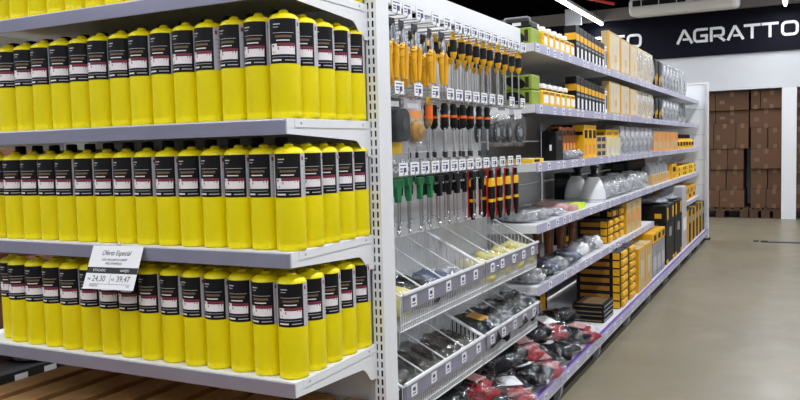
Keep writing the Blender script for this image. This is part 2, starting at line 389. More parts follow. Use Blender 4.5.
# ------------------------------------------------------------------ end-cap gondola facing the camera
EX0, EX1, EY0, EY1 = -2.245, -1.04, 1.469, 1.858
EZ = [1.546, 1.234, .925, .62]
END_T = .072
def upright(mb, xa, xb, ya, yb, z0, z1, slots='-y'):     # hollow slotted steel column; slots cut through one face
    def P(a, b, z):                                       # a across the slotted face, b depth
        return (a, b, z) if slots == '-y' else (b, a, z)
    if slots == '-y': A0, A1, B0, B1 = xa, xb, ya, yb
    else: A0, A1, B0, B1 = ya, yb, xb, xa
    w_ = A1-A0
    def quad(pts, flip=False):
        mb.add([P(*p) for p in pts], [(0, 1, 2, 3) if not flip else (3, 2, 1, 0)])
    quad([(A0, B1, z0), (A0, B0, z0), (A0, B0, z1), (A0, B1, z1)]); quad([(A1, B0, z0), (A1, B1, z0), (A1, B1, z1), (A1, B0, z1)])
    quad([(A1, B1, z0), (A0, B1, z0), (A0, B1, z1), (A1, B1, z1)]); quad([(A0, B0, z1), (A1, B0, z1), (A1, B1, z1), (A0, B1, z1)])
    ca = [A0, A0+w_*.2, A0+w_*.34, A0+w_*.6, A0+w_*.76, A1]
    n = int((z1-z0-.03)/.0245); zz = z0
    for i in range(n):
        za = z0+.015+i*.0245; zb = za+.0165
        quad([(A0, B0, zz), (A1, B0, zz), (A1, B0, za), (A0, B0, za)])
        for c in (0, 2, 4): quad([(ca[c], B0, za), (ca[c+1], B0, za), (ca[c+1], B0, zb), (ca[c], B0, zb)])
        zz = zb
    quad([(A0, B0, zz), (A1, B0, zz), (A1, B0, z1), (A0, B0, z1)])
ec = thing('endcap_gondola', 'white steel end-of-aisle shelf unit loaded with yellow gas cylinders', 'shelving', (0, 0, 0))
for xa, xb in ((EX1-.008, EX1+.026), (EX0-.026, EX0+.008)):
    mb = MB(); upright(mb, xa, xb, EY1, EY1+END_T, 0, 1.98); mb.build('upright', M['white'], ec)
    MB().box(xa+.002, xb-.002, EY1+.004, EY1+.008, 0.01, 1.97).build('slot_shade', M['black'], ec)  # black sheet close behind the slots, painted-in shade of the hollow column
for k in range(7):
    z = .03+k*.275
    MB().box(EX0+.01, EX1-.01, EY1+.02, EY1+.035, z, z+.272).build('back_panel', M['offwhite'], ec, .002)
def tray(mb, x0, x1, y0, y1, z, side=.022, th=.003, front=.036, axis='-y'):
    mb.box(x0, x1, y0, y1, z-th, z)
    if axis == '-y':
        mb.box(x0, x1, y0, y0+.002, z-front, z-th); mb.box(x0, x1, y1-.002, y1, z-.03, z-th)
        mb.box(x0, x0+.002, y0+.002, y1-.002, z-side, z-th); mb.box(x1-.002, x1, y0+.002, y1-.002, z-side, z-th)
    else:
        mb.box(x1-.002, x1, y0, y1, z-front, z-th); mb.box(x0, x0+.002, y0, y1, z-.03, z-th)
        mb.box(x0+.002, x1-.002, y0, y0+.002, z-side, z-th); mb.box(x0+.002, x1-.002, y1-.002, y1, z-side, z-th)
def bracket_poly(a0, a1, z):        # a0 = free end, a1 = at the column; deepens in a curve at the column
    s = 1 if a1 > a0 else -1; D = abs(a1-a0)
    pts = [(0, -.002), (D+.001, -.002), (D+.001, -.096), (D-.03, -.094)]
    for i in range(6):
        t = i/5; pts.append((D-.04-.045*t, -.088+.036*math.sin(t*PI/2)))
    pts += [(D*.5, -.046), (0, -.036)]
    return [(a0+s*p, z+q) for p, q in pts]
for i, z in enumerate(EZ):
    mb = MB(); tray(mb, EX0, EX1, EY0, EY1-.001, z); s = mb.build('shelf', M['white'], ec)
    MB().box(EX0+.004, EX1-.003, EY0-.004, EY0-.0005, z-.0375, z-.003).build('price_rail', M['rail'], s, .0012)
    for xa, xb in ((EX1-.0005, EX1+.0015), (EX0-.0015, EX0+.0005)):
        b = MB().prism([(y, q) for y, q in bracket_poly(EY0+.003, EY1, z)], 'x', xa-.002 if xa > -2 else xa, xb-.002 if xa > -2 else xb).build('bracket', M['white'], s)
    MB().box(EX1-.0005, EX1+.0016, EY0+.03, EY1-.02, z-.021, z-.001).build('side_flange', M['white'], s, .0006)
    for yy in (EY0+.055, EY1-.045): MB().cyl((EX1, yy, z-.011), (EX1+.0022, yy, z-.011), .003, n=8).build('rivet', M['gplas'], s)
MB().box(EX0+.03, EX1-.03, EY0+.35, EY1, 0, .1).build('kick_plate', M['offwhite'], ec)

# gas cylinders
RB = .0358
def arc_patch(mb, r, a0, a1, z0, z1, mi):      # curved patch; angle 0 looks along -y, positive to +x
    n = max(1, int(abs(a1-a0)/9)); vs = []; fs = []
    for i in range(n+1):
        a = math.radians(a0+(a1-a0)*i/n); vs += [(r*math.sin(a), -r*math.cos(a), z0), (r*math.sin(a), -r*math.cos(a), z1)]
    for i in range(n): fs.append((2*i, 2*i+2, 2*i+3, 2*i+1))
    mb.add(vs, fs, mi, True)
def make_cyl(capped=False):
    t = thing('gas_cylinder', 'yellow gas cylinder', 'gas cylinder', group='yellow gas cylinders on the end shelf')
    MB().lathe([(RB-.004, 0), (RB-.0005, .002), (RB, .006), (RB, .014), (RB-.0006, .016), (RB, .018), (RB, .227), (RB-.0008, .2315), (RB-.004, .2365), (RB-.0095, .2405), (RB-.018, .2435), (.012, .2445), (.0115, .2475), (.0095, .2505)], 28).build('cylinder_body', M['yellow'], t)
    mb = MB(); z0, z1 = .126, .228; H = z1-z0
    Z = lambda t_: z0+H*t_
    arc_patch(mb, RB+.0003, -180, 180, z0, z1, 1)                    # grey information band all round
    arc_patch(mb, RB+.0005, -57, 55, z0, z1, 0)                      # black front
    e = RB+.0007
    for a0, a1, t0, t1, mi in ((-46, 46, .2, .38, 2), (-46, -22, .2, .44, 2), (-20, 48, .4, .45, 3), (-10, 6, .36, .43, 3), (28, 48, .34, .42, 3), (-42, -34, .36, .42, 3), (-40, -30, .22, .27, 0), (-20, -14, .3, .36, 3),
                               (-38, 42, .675, .685, 1), (-28, 34, .575, .625, 4), (-24, 26, .5, .525, 2), (-36, -8, .86, .885, 1), (-36, -14, .8, .815, 1), (-44, -6, .055, .09, 2), (6, 46, .06, .08, 1), (-44, 44, .14, .15, 1)):
        arc_patch(mb, e, a0, a1, Z(t0), Z(t1), mi)
    for a0, a1, t0, t1, mi in ((62, 72, .84, .93, 3), (62, 100, .7, .72, 5), (70, 100, .6, .62, 5), (70, 100, .5, .52, 5), (70, 96, .4, .42, 5), (70, 100, .3, .32, 5), (70, 98, .18, .2, 5), (-100, -74, .7, .72, 5), (-100, -74, .5, .52, 5), (-100, -74, .3, .32, 5)):
        arc_patch(mb, RB+.0005, a0, a1, Z(t0), Z(t1), mi)
    mb.build('label', [M['label'], M['lgrey'], M['lwhite'], M['lpink'], M['lgold'], M['gplas']], t)
    if capped: MB().lathe([(.0135, .2455), (.0155, .247), (.0155, .266), (.013, .269)], 14).build('cap', M['black'], t)
    else: MB().cyl((0, 0, .25), (0, 0, .2535), .006, n=10).build('valve', M['lgold'], t)
    return t
mk_cyl = Maker(make_cyl); mk_cap = Maker(lambda: make_cyl(True))
shelfname = ['top', 'second', 'third', 'bottom']
PITCH_B = .0745
for i, z in enumerate(EZ):
    xr = (-1.0745, -1.0725, -1.0715, -1.0765)[i]
    for row in range(5):
        for k in range(15):
            jit = rng.uniform(-.001, .001); yj = rng.uniform(0, .004) if row == 0 and k else 0
            if i == 3 and k >= 13 and row: continue
            if i == 3 and k == 14: jit += .007; yj = .026
            x = xr-k*PITCH_B+jit; y = EY0+.012+RB+yj+row*.0764
            which = 'at the right corner' if k == 0 else '%s left of the corner' % ORD[k-1]
            if row and k == 0: which = 'at the right side'
            lab = 'yellow gas cylinder, %s end shelf, %s row, %s' % (shelfname[i], ('front', 'second', 'third', 'fourth', 'rear')[row], which)
            cam_a = math.degrees(math.atan2(-x, y))
            turn = (26 if row == 0 else 34) if k == 0 else cam_a-36
            (mk_cap if row == 1 and k else mk_cyl)((x, y, z), lab, math.radians(turn+rng.uniform(-8, 8)))

# special-offer card hanging from the third shelf rail
cw, chh = .118, .125
tl = at(93.5, 245.5, Y=EY0-.006); tr = at(143.5, 246.5, Y=EY0-.006); yb_ = EY0-.006
while (at(82.3, 288.3, Y=yb_)-tl).dot(tr-tl) < 0 and yb_ > EY0-.12: yb_ -= .001
bl = at(82.3, 288.3, Y=yb_)
ex = (tr-tl); W_ = ex.length; ex.normalize(); ez = (tl-bl); ez = (ez-ex*0); H_ = ez.length; ez.normalize(); en = ex.cross(ez).normalized()
CM = Matrix(((ex.x, ez.x, en.x, bl.x), (ex.y, ez.y, en.y, bl.y), (ex.z, ez.z, en.z, bl.z), (0, 0, 0, 1)))
pc = thing('offer_card', 'white printed special-offer price card hanging askew from the third end shelf', 'sign', (0, 0, 0)); pc.matrix_world = CM
MB().box(0, W_, 0, H_, -.0008, 0).build('card', M['paper'], pc)
MB().box(0, W_, H_*.36, H_*.5, 0, .0003).build('black_band', M['ink'], pc)
MB().box(W_*.5, W_*.505, H_*.12, H_*.33, 0, .0003).build('divider_line', M['ink'], pc)
MB().box(W_*.12, W_*.92, H_*.115, H_*.122, 0, .0003).build('rule_line', M['ink'], pc)
T3 = lambda x, y, z=.0005: Matrix.Translation((W_*x, H_*y, z))
text('lettering', 'Oferta Especial', .0185, M['ink'], pc, T3(.5, .78), 'CENTER', shear=.35, sx=.9)
text('lettering', 'GÁS MAÇARICO MAPP/', .0088, M['ink'], pc, T3(.5, .65), 'CENTER')
text('lettering', 'PRO AMARELO', .0088, M['ink'], pc, T3(.5, .565), 'CENTER')
text('lettering', 'ATACADO', .0095, M['paper'], pc, T3(.25, .405, .0006), 'CENTER')
text('lettering', 'VAREJO', .0095, M['paper'], pc, T3(.75, .405, .0006), 'CENTER')
text('lettering', '24,30', .0215, M['ink'], pc, T3(.28, .18), 'CENTER')
text('lettering', '39,47', .0215, M['ink'], pc, T3(.76, .18), 'CENTER')
text('lettering', 'R$', .009, M['ink'], pc, T3(.06, .2)); text('lettering', 'R$', .009, M['ink'], pc, T3(.53, .2))
text('lettering', 'UNIDADE', .007, M['ink'], pc, T3(.12, .06)); text('lettering', 'UN', .007, M['ink'], pc, T3(.85, .06))
MB().box(W_*.44, W_*.56, H_-.001, H_+.012, -.0012, -.0002).build('hanging_tab', M['clear'], pc)

# stacked pallets under the end cap and the display rail seen past them
for k in range(3):
    pallet((-1.62, 1.44, k*.1535), 1.15, .83, 'weathered wooden pallet under the end shelf, %s of three' % ('lowest', 'middle', 'topmost')[k], 'y', 9)
ds = thing('low_display_shelf', 'brown display rack with low black-railed shelf and price tags left of the pallets', 'shelving', (-2.86, 0, 0))
MB().box(-.398, 0, 1.3, 3.6, .255, .275).box(-.38, -.36, 1.35, 3.55, 0, .255).build('shelf_board', M['dgrey'], ds)
MB().box(-.42, -.4, 1.3, 3.6, 0, 1.4).build('back_board', M['hwood'], ds)
for zz in (.7, 1.05): MB().box(-.4, -.15, 1.3, 3.6, zz, zz+.02).build('upper_board', M['hwood'], ds)
MB().box(0, .008, 1.3, 3.6, .225, .285).build('rail', M['dark'], ds, .002)
for yy in (1.35, 3.5): MB().box(-.05, -.01, yy, yy+.05, 0, .255).build('leg', M['dgrey'], ds)
for k in range(9): MB().box(.008, .0095, 1.5+k*.14, 1.56+k*.14, .243, .272).build('price_tag', M['lgrey'], ds)
bx = thing('brown_box', 'small brown box standing on the low display shelf', 'box', (-3.0, 1.98, .275))
MB().box(-.06, .06, -.08, .08, 0, .2).build('body', M['hwood'], bx, .003); MB().box(.06, .0605, -.05, .05, .05, .15).build('label', M['kraft'], bx)
for k, (yy, mm) in enumerate(((2.25, 'gfabric'), (2.45, 'olive'), (2.65, 'gfabric'))):
    b2 = thing('bagged_goods', ('grey', 'olive', 'pale grey')[k]+' bagged goods on the low display shelf', 'bag', (-3.02, yy, .275))
    MB().blob((0, 0, .06), (.11, .085, .06), seed=k, amp=.2, e=.7).build('contents', M[mm], b2); MB().blob((0, 0, .063), (.118, .092, .062), seed=k, amp=.15, e=.6).build('bag', M['clear'], b2)

# ------------------------------------------------------------------ the long run: hook-and-basket bay, then four shelf bays
XB, XL, XBASE, XP = -1.50, -1.04, -.94, -1.30
BY = [2.0, 3.35, 4.91, 6.47, 8.03, 9.6]
TZ = [1.605, 1.336, 1.075, .798, .519]
BZ = .13
tagme = MB().box(0, .0012, -.019, .019, -.017, .017, 0).box(.0012, .0014, -.010, .008, -.002, .009, 1).box(.0012, .0014, -.012, .010, -.011, -.007, 1).mesh('price_tag', [M['paper'], M['inkb']])
def base(bay, ya, yb):
    mb = MB(); tray(mb, XB, XBASE-.004, ya+.002, yb-.002, BZ-.004, axis='+x', front=.05, side=.05); s = mb.build('base_shelf', M['white'], bay)
    MB().box(XBASE-.004, XBASE, ya+.003, yb-.003, BZ-.044, BZ).build('price_rail', M['railw'], s, .001)
    MB().box(XBASE-.022, XBASE-.003, ya+.003, yb-.003, BZ-.004, BZ+.003).build('rail_lip', M['purple'], s, .001)
    MB().box(XBASE-.056, XBASE-.046, ya+.002, yb-.002, 0, BZ-.055).build('kick_plate', M['black'], bay)  # kick plate set forward; its black also carries the shade under the lip
    for k in range(int((yb-ya)/.2)):
        link('price_tag', tagme, s, loc=(XBASE, ya+.1+k*.2+rng.uniform(-.03, .03), BZ-.026))
    for yy in (ya+.03, (ya+yb)/2):
        MB().prism([(XBASE-.044, .0), (XBASE-.028, 0), (XBASE-.014, .03), (XBASE-.008, BZ-.055), (XBASE-.044, BZ-.055)], 'y', yy, yy+.04).build('foot', M['gplas'], bay)
def columns(bay, ys, top=1.72):
    for y in ys:
        mb = MB(); upright(mb, XB-.06, XB, y-.015, y+.015, 0, top, '+x'); mb.build('upright', M['white'], bay)

b1 = thing('hook_basket_bay', 'white gondola bay with hanging hooks and wire baskets beside the end shelf', 'shelving', (0, 0, 0))
columns(b1, (BY[0]+.015, BY[1]-.03))
for k in range(4):
    z = .64+k*.252
    MB().box(XP-.014, XP, BY[0]+.003, BY[1]-.012, z, z+.2495).build('hook_panel', M['offwhite'], b1, .002)
for yy in (BY[0]+.01, BY[1]-.045): MB().box(XP-.2, XP-.015, yy, yy+.022, .3, 1.64).build('panel_frame', M['white'], b1)
for k in range(2): MB().box(XB+.002, XB+.015, BY[0]+.01, BY[1]-.02, .14+k*.252, .14+k*.252+.25).build('back_panel', M['offwhite'], b1, .002)
MB().box(-1.108, -1.10, BY[0]+.003, BY[1]-.012, 1.592, 1.668).build('header_strip', M['white'], b1, .002)
for yy in (BY[0]+.02, (BY[0]+BY[1])/2, BY[1]-.04): MB().box(XP, -1.108, yy, yy+.02, 1.615, 1.645).build('header_arm', M['white'], b1)
base(b1, BY[0], BY[1])

def shelf(bay, ya, yb, z, pale=False):
    mb = MB(); tray(mb, XB+.001, XL-.004, ya+.003, yb-.003, z, axis='+x'); s = mb.build('shelf', M['white'], bay)
    MB().box(XL-.004, XL, ya+.004, yb-.004, z-.04, z+.002).build('price_rail', M['railw'], s, .001)
    for y in (ya+.002, yb-.0045): MB().prism([(x, q) for x, q in bracket_poly(XL-.006, XB, z)], 'y', y, y+.0024).build('bracket', M['white'], s)
    n = int((yb-ya)/.13)
    for k in range(n):
        if rng.random() < .85: link('price_tag', tagme, s, loc=(XL, ya+.07+k*.13+rng.uniform(-.03, .03), z-.019))
names = ['second', 'third', 'fourth', 'farthest']
for i in range(4):
    ya, yb = BY[i+1], BY[i+2]
    bay = thing('shelf_bay', 'white gondola shelf bay, %s bay along the run from the end shelf' % names[i], 'shelving', (0, 0, 0), 0, 'shelf bays of the long run')
    columns(bay, (ya+.015, yb-.017))
    for k in range(6): MB().box(XB+.002, XB+.014, ya+.032, yb-.034, .14+k*.26, .14+k*.26+.2575).build('back_panel', M['offwhite'], bay, .002)
    for q, z in enumerate(TZ):
        if q == 4 and i == 2: continue
        shelf(bay, ya, yb, z)
    base(bay, ya, yb)
# far end panel of the run
fe = thing('far_end_unit', 'white end panel closing the far end of the shelf run', 'shelving', (0, BY[5]+.02, 0))
for xa in (-.985, -2.25): mb = MB(); upright(mb, xa, xa+.035, .0, .12, 0.02, 1.82); mb.build('upright', M['white'], fe)
for k in range(6): MB().box(-2.213, -.987, .03, .045, .06+k*.29, .06+k*.29+.287).build('panel', M['white'], fe, .002)
MB().box(-2.215, -.985, .02, .06, 1.8, 1.82).build('top_bar', M['white'], fe)
MB().box(-1.0, -.93, .0, .12, 0, .02).box(-.98, -.955, .02, .1, .02, .09).build('foot', M['dgrey'], fe)

# wire baskets
def wire_basket(y0, W, zl, D, back, H, label, solid):
    t = thing('wire_basket', label, 'basket', (XL, y0, zl), 0, 'wire baskets below the hooks')
    r = .0019
    fl, bl_ = -H, -H+.05
    MB().tube([(-D, .004, back), (0, .004, 0), (0, W-.004, 0), (-D, W-.004, back), (-D, .004, back)], .004, 8).tube([(-.004, .004, fl), (-.004, W-.004, fl)], .0025).tube([(-D, .004, bl_), (-D, W-.004, bl_)], .0025).build('rim', M['white'], t)
    mb = MB(); n = int(W/.0145)
    for i in range(n+1):
        y = .006+(W-.012)*i/n
        mb.tube([(-D, y, back), (-D, y, bl_), (-.003, y, fl), (-.003, y, -.002)], r, 4)
    m_ = int(D/.016)
    for i in range(1, m_):
        x = -D*i/m_
        for y in (.004, W-.004): mb.tube([(x, y, back*i/m_), (x, y, fl+(bl_-fl)*i/m_)], r, 4)
    for q in (.3, .7): mb.tube([(-.003, .006, fl*q-.012), (-.003, W-.006, fl*q-.012)], r, 4)
    for i in range(1, 8): x = -D*i/8; mb.tube([(x, .006, fl+(bl_-fl)*i/8), (x, W-.006, fl+(bl_-fl)*i/8)], r, 4)
    mb.build('wire_mesh', M['white'], t, kind='stuff')
    for k in (1, 2, 3):
        y = W*k/4
        MB().tube([(-D, y, back), (-.002, y, -.002)], .0028, 6).tube([(-D, y, bl_+.004), (-.004, y, fl+.004)], .002, 5).build('divider', M['white'], t)
    rl = MB().box(.0045, .008, .008, W-.008, -.046, .004).box(.002, .0125, .006, W-.006, .003, .011, 1).build('front_rail', [M['rail'], M['white']], t, .001)
    for k in range(5): link('price_tag', tagme, rl, loc=(.008, W*(k+.55)/5.2+rng.uniform(-.01, .01), -.022))
    for y in (.06, W-.06): MB().tube([(-D, y, back), (XP-XL+.001, y, back), (XP-XL+.001, y, back+.03)], .003, 6).build('hanger', M['white'], t)
BW = .664
wire_basket(2.006, BW, .722, .235, .12, .105, 'upper wire basket next to the end shelf, holding pale yellow and blue packs', 0)
wire_basket(2.676, BW, .722, .235, .12, .105, 'upper wire basket farther from the end shelf, with pale yellow packs', 0)
wire_basket(2.006, BW, .452, .235, .115, .105, 'lower wire basket next to the end shelf, nearly empty', 0)
wire_basket(2.676, BW, .452, .235, .115, .105, 'lower wire basket farther from the end shelf, holding black gloves', 0)

def soft_pack(name, label, loc, rad, m1, rotz=0, seed=0, m2=None, card=None, bag='clear', cat='pack', tilt=(0, 0), group=None):
    t = thing(name, label, cat, loc, rotz, group); t.rotation_euler = (tilt[0], tilt[1], rotz)
    a, b_, c = rad
    if m2:
        MB().blob((-a*.3, 0, c*.95), (a*.62, b_*.88, c*.88), seed=seed, amp=.4, e=.8).build('contents', M[m1], t)
        MB().blob((a*.5, 0, c*.9), (a*.42, b_*.8, c*.8), seed=seed+5, amp=.4, e=.8).build('contents_second', M[m2], t)
    else: MB().blob((0, 0, c*.96), (a*.93, b_*.93, c*.94), seed=seed, amp=.22, e=.75).build('contents', M[m1], t)
    MB().blob((0, 0, c), (a, b_, c), 24, 14, seed=seed+1, amp=.2, e=.5).build('bag', M[bag], t)
    if card: MB().box(-a*.2, a*.5, -b_*.55, b_*.4, c*2.0, c*2.0+.002).build('label', M[card], t)
    return t
# basket contents: rest on the sloped wire floor
def bz(x, zl): return zl-.105+.05*(XL-x)/.235+.004
def inb(y, x, zl, rad, m1, label, **k):
    return soft_pack('glove_pack', label, (x, y, bz(x, zl)), rad, m1, group='packs in the wire baskets', tilt=(0, .2), **k)
inb(2.09, -1.13, .722, (.065, .065, .05), 'pale', 'pale yellow glove pack beside the white end upright', seed=1)
inb(2.24, -1.14, .722, (.085, .07, .05), 'fabric', 'dark pack lying between the pale yellow and blue packs', seed=2)
inb(2.43, -1.14, .722, (.08, .065, .045), 'bfabric', 'blue-grey patterned pack in the upper near basket', seed=3)
inb(2.59, -1.13, .722, (.07, .06, .04), 'gfabric', 'grey pack at the far divider of the upper near basket', seed=4)
for k in range(4): inb(2.76+k*.165, -1.12, .722, (.075, .074, .048), 'pale', 'pale yellow pack, %s from left in the far upper basket' % ORD[k], seed=10+k)
for k in range(4): inb(2.09+k*.165, -1.16, .452, (.095, .08, .05), 'olive', 'soft olive pack, %s from left in the near lower basket' % ORD[k], seed=20+k)  # olive goods, enlarged and darkened to stand for shade below the upper basket
for k in range(4): inb(2.76+k*.165, -1.14, .452, (.095, .08, .07), 'fabric', 'black glove pack, %s from left in the far lower basket' % ORD[k], seed=30+k, card='gold' if k == 0 else None)

# peg hooks with price tags and the tools hanging from them
def make_hook():
    t = thing('peg_hook', 'hook', 'hook', group='peg hooks with price tags')
    L = -1.068-XP
    MB().tube([(.0, 0, .0), (L, 0, .0), (L+.008, 0, .012)], .0025, 6).tube([(0, 0, .03), (L, 0, .03)], .002, 6).build('wire', M['chrome'], t)
    MB().box(-.0005, .004, -.02, .02, -.012, .045).build('back_plate', M['chrome'], t)
    h = MB().box(L+.001, L+.004, -.031, .031, .002, .044).build('tag_holder', M['clear'], t)
    MB().box(L+.004, L+.0055, -.029, .029, .004, .042, 0).box(L+.0055, L+.006, .0, .018, .013, .027, 1).box(L+.0055, L+.006, -.022, -.006, .014, .018, 1).box(L+.0055, L+.006, -.022, -.006, .022, .026, 1).box(L+.0055, L+.006, -.022, .018, .033, .036, 1).build('price_tag', [M['paper'], M['inkb']], t)
    return t
mk_hook = Maker(make_hook)
H1 = [2.075, 2.146, 2.237, 2.354, 2.448, 2.543, 2.621, 2.693, 2.765, 2.836, 2.913, 3.006, 3.09, 3.174, 3.26]
H2 = [2.079, 2.21, 2.337, 2.46, 2.539, 2.62, 2.70, 2.78, 2.868, 2.96, 3.10, 3.24]
H3 = [2.092, 2.17, 2.247, 2.325, 2.405, 2.48, 2.553, 2.629, 2.71, 2.791, 2.878, 2.97, 3.07, 3.17]
rowname = ['top', 'middle', 'lower']
for q, (H, z) in enumerate(((H1, 1.552), (H2, 1.315), (H3, 1.072))):
    for k, y in enumerate(H):
        mk_hook((XP+.001, y, z), 'metal peg hook with white price tag, %s from the end shelf in the %s row' % (ORD[k], rowname[q]))

def make_snips():
    t = thing('cutting_pliers', '', 'pliers', group='yellow pliers on the top hooks')
    MB().prism([(-.02, -.002), (.02, -.002), (.022, -.035), (-.022, -.035)], 'x', -.002, 0).build('hang_card', M['dgrey'], t)
    for s in (-1, 1):
        MB().prism([(s*.002, -.02), (s*.009, -.03), (s*.014, -.055), (s*.012, -.075), (s*.001, -.078)], 'x', .001, .009).build('jaw', M['steel'], t, .001)
        h = MB(); pts = [(.005, s*.006, -.073), (.005, s*.016, -.085), (.005, s*.019, -.115), (.005, s*.016, -.15), (.005, s*.013, -.18)]
        for (p, r0), (p2, r1) in zip(zip(pts, (.007, .0095, .009, .0085, .007)), zip(pts[1:], (.0095, .009, .0085, .007, .006))): h.cyl(p, p2, r0, r1, n=10)
        h.blob((.005, s*.02, -.088), (.011, .01, .006), 10, 6, amp=0); h.build('handle', M['yel2'], t)
    MB().cyl((-.002, 0, -.072), (.012, 0, -.072), .007, n=12).build('pivot', M['chrome'], t)
    return t
def make_driver(hm, gm, L=.13, r=.0125, tip='chrome'):
    def f():
        t = thing('screwdriver', '', 'screwdriver')
        MB().lathe([(r*.7, -.004), (r*1.02, -.01), (r, -.03), (r*.8, -.045), (r*1.05, -.062), (r*.7, -.078), (r*.45, -.084)][::-1], 10).build('handle', M[hm], t)
        MB().lathe([(r*1.12, -.018), (r*1.12, -.06)][::-1], 10, sx=.9).build('grip', M[gm], t)
        MB().cyl((0, 0, -.082), (0, 0, -.084-L), .0032, n=8).build('shaft', M['chrome'], t)
        MB().cyl((0, 0, -.084-L), (0, 0, -.1-L), .004, .003, n=8).build('tip', M[tip], t)
        MB().box(-.0008, .0008, -.014, .014, -.012, .012).build('hang_tab', M['yel3'], t)
        return t
    return f
def make_socket():
    t = thing('socket_driver', '', 'screwdriver')
    MB().lathe([(.006, -.088), (.0135, -.076), (.0125, -.064), (.013, -.052)], 12).build('handle_end', M['dark'], t)
    MB().lathe([(.0137, -.052), (.0137, -.043)], 12).build('collar', M['orangep'], t)
    MB().lathe([(.013, -.043), (.0105, -.03), (.013, -.014), (.009, -.004)], 12).build('handle', M['dark'], t)
    MB().cyl((0, 0, -.086), (0, 0, -.175), .0042, n=8).build('shaft', M['chrome'], t)
    MB().cyl((0, 0, -.17), (0, 0, -.19), .0062, n=8).build('socket', M['dgrey'], t)
    return t
def make_tkey(hm, bar=False):
    def f():
        t = thing('t_handle_key', '', 'hex key')
        MB().prism([(-.026, -.004), (.026, -.004), (.028, -.016), (.026, -.026), (.012, -.03), (.009, -.075), (-.009, -.075), (-.012, -.03), (-.026, -.026), (-.028, -.016)], 'x', -.008, .008).build('handle', M[hm], t, .003)
        if bar: MB().cyl((0, -.03, -.03), (0, .03, -.03), .0045, n=8).build('cross_bar', M['chrome'], t)
        MB().cyl((0, 0, -.074), (0, 0, -.165), .0028, n=8).build('shaft', M['steel'], t)
        MB().lathe([(.003, -.178), (.006, -.174), (.006, -.166), (.003, -.162)], 10).build('tip', M['chrome'], t)
        return t
    return f
def make_blister(kind):
    def f():
        t = thing('blister_pack', '', 'blister pack')
        if kind == 'tape':
            MB().box(-.001, 0, -.042, .042, -.17, -.002).build('card', M['dgrey'], t); MB().box(0, .0005, -.042, .042, -.17, -.135).build('card_print', M['yel3'], t)
            MB().prism(rrect(-.037, .038, -.133, -.036, .024), 'x', .001, .036).build('tape_case', M['dark'], t, .004)
            MB().prism(rrect(-.006, .02, -.098, -.062, .012), 'x', .036, .0375).build('case_badge', M['dgrey'], t)
            MB().box(.0005, .001, -.03, .03, -.028, -.012).build('card_title', M['paper'], t)
            MB().box(.0, .041, -.0415, .0415, -.137, -.032).build('blister', M['blister'], t, .008)
        else:
            MB().box(-.001, 0, -.046, .046, -.15, -.002).build('card', M['lgrey'], t); MB().box(0, .0005, -.046, .046, -.06, -.036).build('card_print', M['orange'], t)
            MB().box(.0005, .001, -.03, .03, -.03, -.014).build('card_title', M['paper'], t)
            pr = [(.012, 0), (.03, .002), (.036, .012), (.03, .022), (.014, .024)]
            mb = MB(); n_ = 20
            vs = [(.002+h, r_*math.cos(2*PI*i/n_), -.1+r_*math.sin(2*PI*i/n_)) for r_, h in pr for i in range(n_)]
            mb.add(vs, [(j*n_+i, j*n_+(i+1) % n_, (j+1)*n_+(i+1) % n_, (j+1)*n_+i) for j in range(4) for i in range(n_)], 0, True); mb.build('wire_wheel', M['gold'], t)
            MB().cyl((.002, 0, -.1), (.028, 0, -.1), .013, n=12).build('hub', M['gold'], t)
            MB().box(.0, .034, -.043, .043, -.145, -.062).build('blister', M['blister'], t, .01)
        return t
    return f
def make_discpack():
    t = thing('disc_pack', '', 'pack')
    MB().box(-.001, .0, -.04, .04, -.04, -.002).build('header_card', M['paper'], t)
    MB().cyl((.0, 0, -.1), (.012, 0, -.1), .042, n=24, sm=False).build('disc', M['dark'], t)
    MB().cyl((.012, 0, -.1), (.014, 0, -.1), .018, n=16, sm=False).build('disc_centre', M['gplas'], t)
    MB().blob((.006, 0, -.095), (.018, .055, .065), 16, 10, amp=.15, seed=4, e=.6).build('bag', M['clear'], t)
    return t
def make_redpliers():
    t = thing('insulated_pliers', '', 'pliers')
    MB().box(-.0015, 0, -.03, .03, -.19, -.002).build('card', M['redp'], t)
    MB().prism([(-.006, -.006), (.006, -.006), (.013, -.04), (-.013, -.04)], 'x', .001, .014).build('jaws', M['dark'], t, .002)
    MB().prism([(-.013, -.036), (.013, -.036), (.022, -.07), (-.022, -.07)], 'x', .001, .018).build('guard', M['yel3'], t, .003)
    for s in (-1, 1):
        MB().cyl((.009, s*.012, -.068), (.009, s*.014, -.15), .0085, n=10).cyl((.009, s*.014, -.15), (.009, s*.01, -.2), .0085, .004, n=10).build('handle', M['dark'], t)
        MB().cyl((.009, s*.0135, -.118), (.009, s*.0138, -.13), .0092, n=10).build('handle_ring', M['yel3'], t)
    return t
XH = [-1.085, -1.16, -1.23]
DEPTH = ['front', 'middle', 'rear']
def hang(maker, H, idx, z, what, row, n=2, grp=None):
    for k in idx:
        for d in range(n):
            maker((XH[d], H[k]+(rng.uniform(-.004, .004) if d == 0 else rng.uniform(-.02, .02)), z-.0035), '%s, %s on the %s hook of the %s row' % (what, DEPTH[d], ORD[k], row), math.radians(rng.uniform(-14, 14)), grp)
hang(Maker(make_snips), H1, range(0, 5), 1.552, 'yellow-handled cutting pliers', 'top', 3, 'yellow pliers on the top hooks')
hang(Maker(make_driver('yel2', 'dark')), H1, range(5, 15), 1.552, 'yellow and black screwdriver', 'top', 3, 'screwdrivers on the top hooks')
hang(Maker(make_blister('tape')), H2, [0], 1.315, 'black tape measure in blister pack', 'middle', 2)
hang(Maker(make_blister('wheel')), H2, [1], 1.315, 'brass wire wheel in blister pack', 'middle', 2)
hang(Maker(make_driver('gold', 'orangep', .09, .012)), H2, [2], 1.315, 'brass-coloured driver with orange grip', 'middle', 2)
